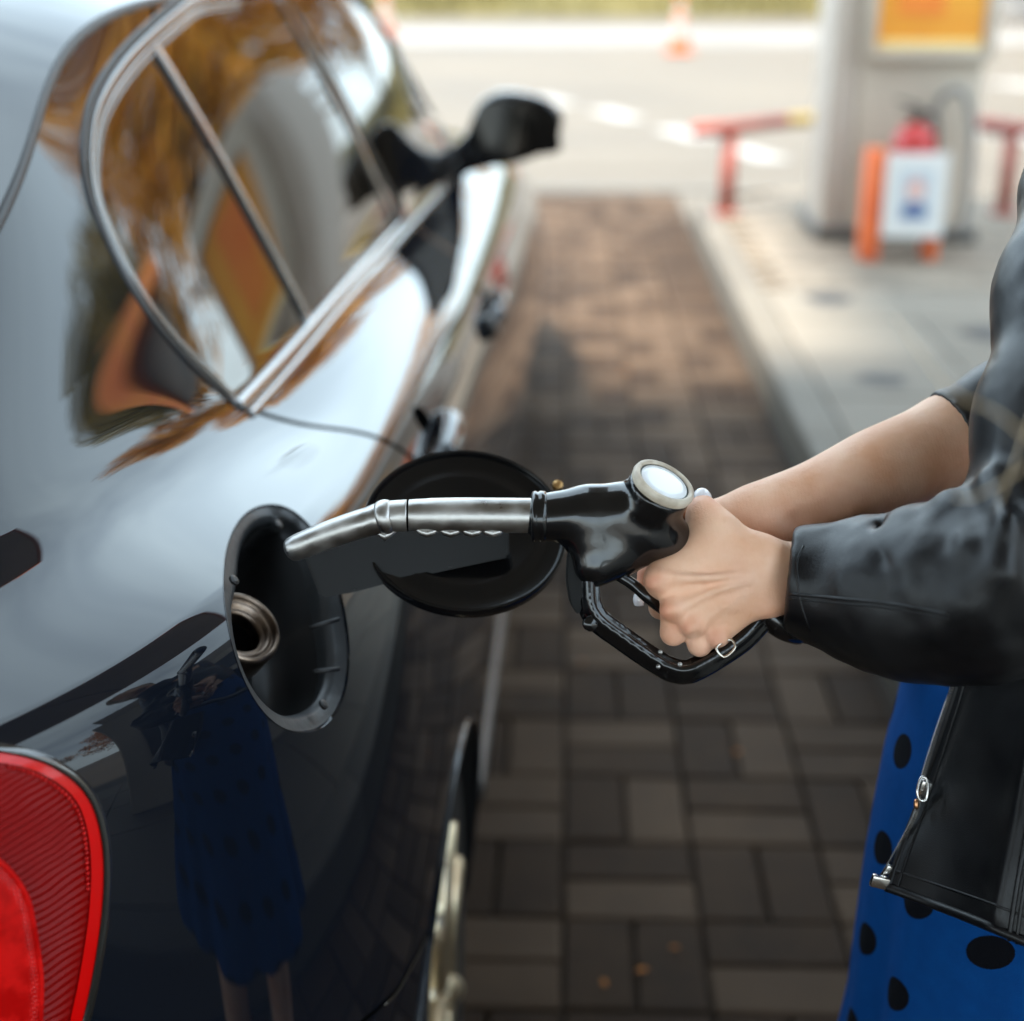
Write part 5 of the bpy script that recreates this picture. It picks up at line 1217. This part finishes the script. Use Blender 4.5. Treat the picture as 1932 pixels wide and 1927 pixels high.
def flap_pt(i, s_, off=0):
    x, y, d0 = fe[i]; v = i/39; sl = .02+.43*v**1.3; X = x+(2230-x)*s_; Y = y+sl*(X-x)-12*math.sin(s_*3.1)*v
    D = d0-.105*math.sin(min(1, s_*1.25)*math.pi*.62)-.006*math.exp(-((s_-.36)/.035)**2)*(1 if v < .97 else .4)-.004*math.sin(s_*17+v*2.2)*v-.005*math.sin(s_*9-v*4)
    return at(X, Y, D+off)
NSg = 70; V = []; F = []
for lay_ in (0, 1):
    for i in range(40):
        for j in range(NSg): V.append(flap_pt(i, (j/(NSg-1))**1.25, .0030 if lay_ else 0))
n1 = 40*NSg
for i in range(39):
    for j in range(NSg-1):
        a = i*NSg+j; F += [(a, a+1, a+NSg+1, a+NSg), (n1+a, n1+a+NSg, n1+a+NSg+1, n1+a+1)]
for j in range(NSg-1): a = 39*NSg+j; F.append((a, a+1, n1+a+1, n1+a))
for i in range(39): a = i*NSg; F.append((a, a+NSg, n1+a+NSg, n1+a))
mesh('front_flap', V, F, m_leath, jac, True)
js = [(j/(NSg-1))**1.25 for j in range(NSg)]
MB().tube([flap_pt(38, s_, .0005) for s_ in js], .0034, 10).build('hem_roll', m_leath, jac, True)
MB().tube([flap_pt(35, s_, .0005) for s_ in js], .0011, 8).build('hem_stitch', m_leath, jac, True)
MB().tube([flap_pt(i, .003, .001) for i in range(40)], .0026, 10).build('edge_roll', m_leath, jac, True)
MB().tube([flap_pt(i, .030, -.0002) for i in range(40)], .0011, 8).build('edge_stitch', m_leath, jac, True)
MB().tube([flap_pt(i, .415, -.0006) for i in range(40)], .0016, 8).build('side_seam', m_leath, jac, True); MB().tube([flap_pt(i, .44, -.0004) for i in range(40)], .0012, 8).build('side_seam', m_leath, jac, True)
# zip: tape teeth, slider, end box
zl = catmull(np.array([(1812, 1262), (1797, 1312), (1772, 1385), (1746, 1470), (1738, 1520), (1728, 1548), (1706, 1590), (1684, 1630), (1668, 1656)]), 92); tb = MB()
for i, (x, y) in enumerate(zl):
    c = at(x-6, y, 1.068 if i > 45 else 1.079); tb.box(c, (.0026, .0022, .0013), M=Matrix.Rotation(.6, 4, 'Y'))
tb.build('zip_teeth', m_zip, jac, kind='stuff')
MB().box(at(1660, 1664, 1.058), (.0135, .005, .0095), M=Matrix.Rotation(R(14), 4, 'Y'), bev=.0016).build('zip_end_box', m_zip, jac, auto=40)
MB().box(at(1672, 1645, 1.062), (.0045, .004, .012), M=Matrix.Rotation(R(26), 4, 'Y'), bev=.0012).build('zip_end_pin', m_zip, jac, auto=40)
sl_ = MB(); sl_.box(at(1744, 1487, 1.066), (.0085, .006, .013), M=Matrix.Rotation(R(16), 4, 'Y'), bev=.002).build('zip_slider', m_zip, jac, auto=40)
MB().tube(catmull(np.array([at(1738, 1468, 1.060), at(1731, 1490, 1.058), at(1734, 1508, 1.058), at(1746, 1510, 1.058), at(1751, 1490, 1.058), at(1748, 1470, 1.060)]), 30, True), .0011, 8, False, True).build('zip_pull', m_zip, jac, True)
MB().lathe([(.0012, 0), (.002, .002), (.002, .005), (.0012, .007)], at(1729, 1527, 1.062), UPV, 10).build('zip_bead', prin('copper_bead', (.6, .3, .15), .3, 1.0), jac, True)
# ---- dress with printed dots
m_dress = prin('blue_dotted_cloth', (.005, .09, .33), .85, spec=.12)
t_ = m_dress.node_tree; b_ = t_.nodes['Principled BSDF']; uvn = N(t_, 'ShaderNodeUVMap'); uvn.uv_map = 'cloth'; lk = t_.links.new
DU, DV, DR = .072, .182, .0172
def lattice(ou, ov):
    ad = N(t_, 'ShaderNodeVectorMath', operation='ADD'); ad.inputs[1].default_value = (ou, ov, 0); lk(uvn.outputs[0], ad.inputs[0])
    mo = N(t_, 'ShaderNodeVectorMath', operation='MODULO'); mo.inputs[1].default_value = (DU, DV, 1); lk(ad.outputs[0], mo.inputs[0])
    sb = N(t_, 'ShaderNodeVectorMath', operation='SUBTRACT'); sb.inputs[1].default_value = (DU/2, DV/2, 0); lk(mo.outputs[0], sb.inputs[0])
    ln = N(t_, 'ShaderNodeVectorMath', operation='LENGTH'); lk(sb.outputs[0], ln.inputs[0]); return ln.outputs['Value']
OU, OV = 5.0, 5.0
a_, c_ = lattice(OU, OV), lattice(OU+DU/2, OV+DV/2); mn = N(t_, 'ShaderNodeMath', operation='MINIMUM'); lk(a_, mn.inputs[0]); lk(c_, mn.inputs[1])
nn_ = N(t_, 'ShaderNodeTexNoise'); nn_.inputs['Scale'].default_value = 900; tcx = N(t_, 'ShaderNodeTexCoord'); lk(tcx.outputs['Object'], nn_.inputs['Vector'])
fz = N(t_, 'ShaderNodeMath', operation='MULTIPLY_ADD'); fz.inputs[1].default_value = .0012; lk(nn_.outputs[0], fz.inputs[0]); lk(mn.outputs[0], fz.inputs[2])
lt = N(t_, 'ShaderNodeMath', operation='LESS_THAN'); lt.inputs[1].default_value = DR; lk(fz.outputs[0], lt.inputs[0])
n3 = N(t_, 'ShaderNodeTexNoise'); n3.inputs['Scale'].default_value = 60; n3.inputs['Detail'].default_value = 6; lk(tcx.outputs['Object'], n3.inputs['Vector'])
r3 = N(t_, 'ShaderNodeValToRGB'); r3.color_ramp.elements[0].color = (.0012, .045, .20, 1); r3.color_ramp.elements[1].color = (.002, .070, .27, 1); lk(n3.outputs[0], r3.inputs[0])
mxd = N(t_, 'ShaderNodeMix', data_type='RGBA'); mxd.inputs['B'].default_value = (.003, .0035, .006, 1); lk(lt.outputs[0], mxd.inputs['Factor']); lk(r3.outputs[0], mxd.inputs['A']); lk(mxd.outputs['Result'], b_.inputs['Base Color'])
bump(m_dress, 1100, .0006, .6); bump(m_dress, 60, .002, .3)
zs = np.linspace(1.0, .36, 90); na = 220; V = []; F = []; UV = []
def dress_r(z, a):
    rx = np.interp(z, [.36, .54, .68, .78, .88, 1.0], [.192, .173, .169, .164, .152, .130]); ry = rx*np.interp(z, [.36, .75, 1.0], [1.05, 1.1, 1.15]); fl = np.clip((.80-z)/.4, 0, 1)
    f_ = 1+fl*(.05*math.sin(7*a+1.0)+.03*math.sin(12*a+z*4)+.018*math.sin(19*a-2))+.012*math.sin(5*a+9*z)
    return rx*f_, ry*f_
for z in zs:
    for k in range(na):
        a = 2*math.pi*k/na; rx, ry = dress_r(z, a); V.append((.428+rx*math.cos(a), 1.045+ry*math.sin(a), z)); UV.append((a*.17*np.interp(z, [.36, .62, .87], [1.35, 1.12, .92])+.021, -z-.006))
for i in range(89):
    for k in range(na): F.append((i*na+k, i*na+(k+1) % na, (i+1)*na+(k+1) % na, (i+1)*na+k))
dr_ = mesh('dress', V, F, m_dress, per, True); uvl = dr_.data.uv_layers.new(name='cloth')
for lp in dr_.data.loops: uvl.data[lp.index].uv = UV[lp.vertex_index]
md = dr_.modifiers.new('thick', 'SOLIDIFY'); md.thickness = .0015
bm = bmesh.new(); bm.from_mesh(dr_.data); bmesh.ops.recalc_face_normals(bm, faces=bm.faces); bm.to_mesh(dr_.data); bm.free()
V = []; F = []; zz = np.linspace(1.04, .735, 26); aa = np.linspace(R(-112), R(100), 90)
for lay_ in (0, 1):
    for z in zz:
        for a in aa:
            rx, ry = dress_r(max(z, .74), a); e_ = .016+.004*math.sin(a*9+z*12)+(.02*max(0, z-.93)/.1)-.003*lay_; V.append((.428+(rx+e_)*math.cos(a), 1.045+(ry+e_)*math.sin(a), z+.012*math.cos(a)))
n1 = 26*90
for i in range(25):
    for j in range(89): a = i*90+j; F += [(a, a+1, a+91, a+90), (n1+a, n1+a+90, n1+a+91, n1+a+1)]
for j in range(89): a = 25*90+j; F.append((a, n1+a, n1+a+1, a+1))
for i in range(25):
    for c in (0, 89): a = i*90+c; F.append((a, a+90, n1+a+90, n1+a))
o = mesh('jacket_hem', V, F, m_leath, jac, True); bm = bmesh.new(); bm.from_mesh(o.data); bmesh.ops.recalc_face_normals(bm, faces=bm.faces); bm.to_mesh(o.data); bm.free()
# ---- hair and shoes
def f_hair(P):
    d = np.maximum(sd_ell(P, (.405, 1.03, 1.585), (.105, .092, .118)), -(P[..., 0]-.335)-.6*np.maximum(P[..., 2]-1.60, 0)); d = smin(d, sd_cap(P, (.47, 1.03, 1.55), (.50, 1.03, 1.36), .062, .045), .03); return d-.004*np.sin(P[..., 1]*140+P[..., 0]*40)
V, F = surfnet(f_hair, np.array([.28, .90, 1.28]), np.array([.60, 1.16, 1.73]), .006, 2); hair = np_mesh('hair', V, F, m_hair, per)
HR = (.43, .955, 1.52)
for q, r_ in (([HR, (2120, 330, .78), (2040, 700, .60), (1960, 826, .55), (1880, 778, .54), (1800, 742, .55), (1740, 672, .58), (1690, 600, .62)], .0007), ([HR, (2100, 420, .9), (2010, 800, .70), (1950, 868, .58), (1890, 912, .58), (1822, 945, .60), (1800, 940, .60)], .0007), ([HR, (2080, 400, .9), (1990, 690, .74), (1950, 760, .70), (1905, 900, .62), (1880, 960, .62)], .0005)):
    MB().tube(catmull(np.array([p if len(p) == 3 and p[0] < 5 else at(*p) for p in q]), 80), np.linspace(r_*1.2, r_*.6, 80), 8).build('hair_strand', m_hair, hair, True)
for s_ in (-1, 1):
    V, F = surfnet(lambda P: smax(smin(sd_cap(P, (.47, 1.05+s_*.08, .05), (.31, 1.05+s_*.1, .034), .042, .032), sd_cap(P, (.47, 1.05+s_*.08, .03), (.47, 1.05+s_*.08, .10), .042, .04), .02), .002-P[..., 2], .003), np.array([.24, .86 if s_ < 0 else 1.02, -.01]), np.array([.55, 1.08 if s_ < 0 else 1.24, .16]), .006, 1); np_mesh('shoe', V, F, m_shoe, per)
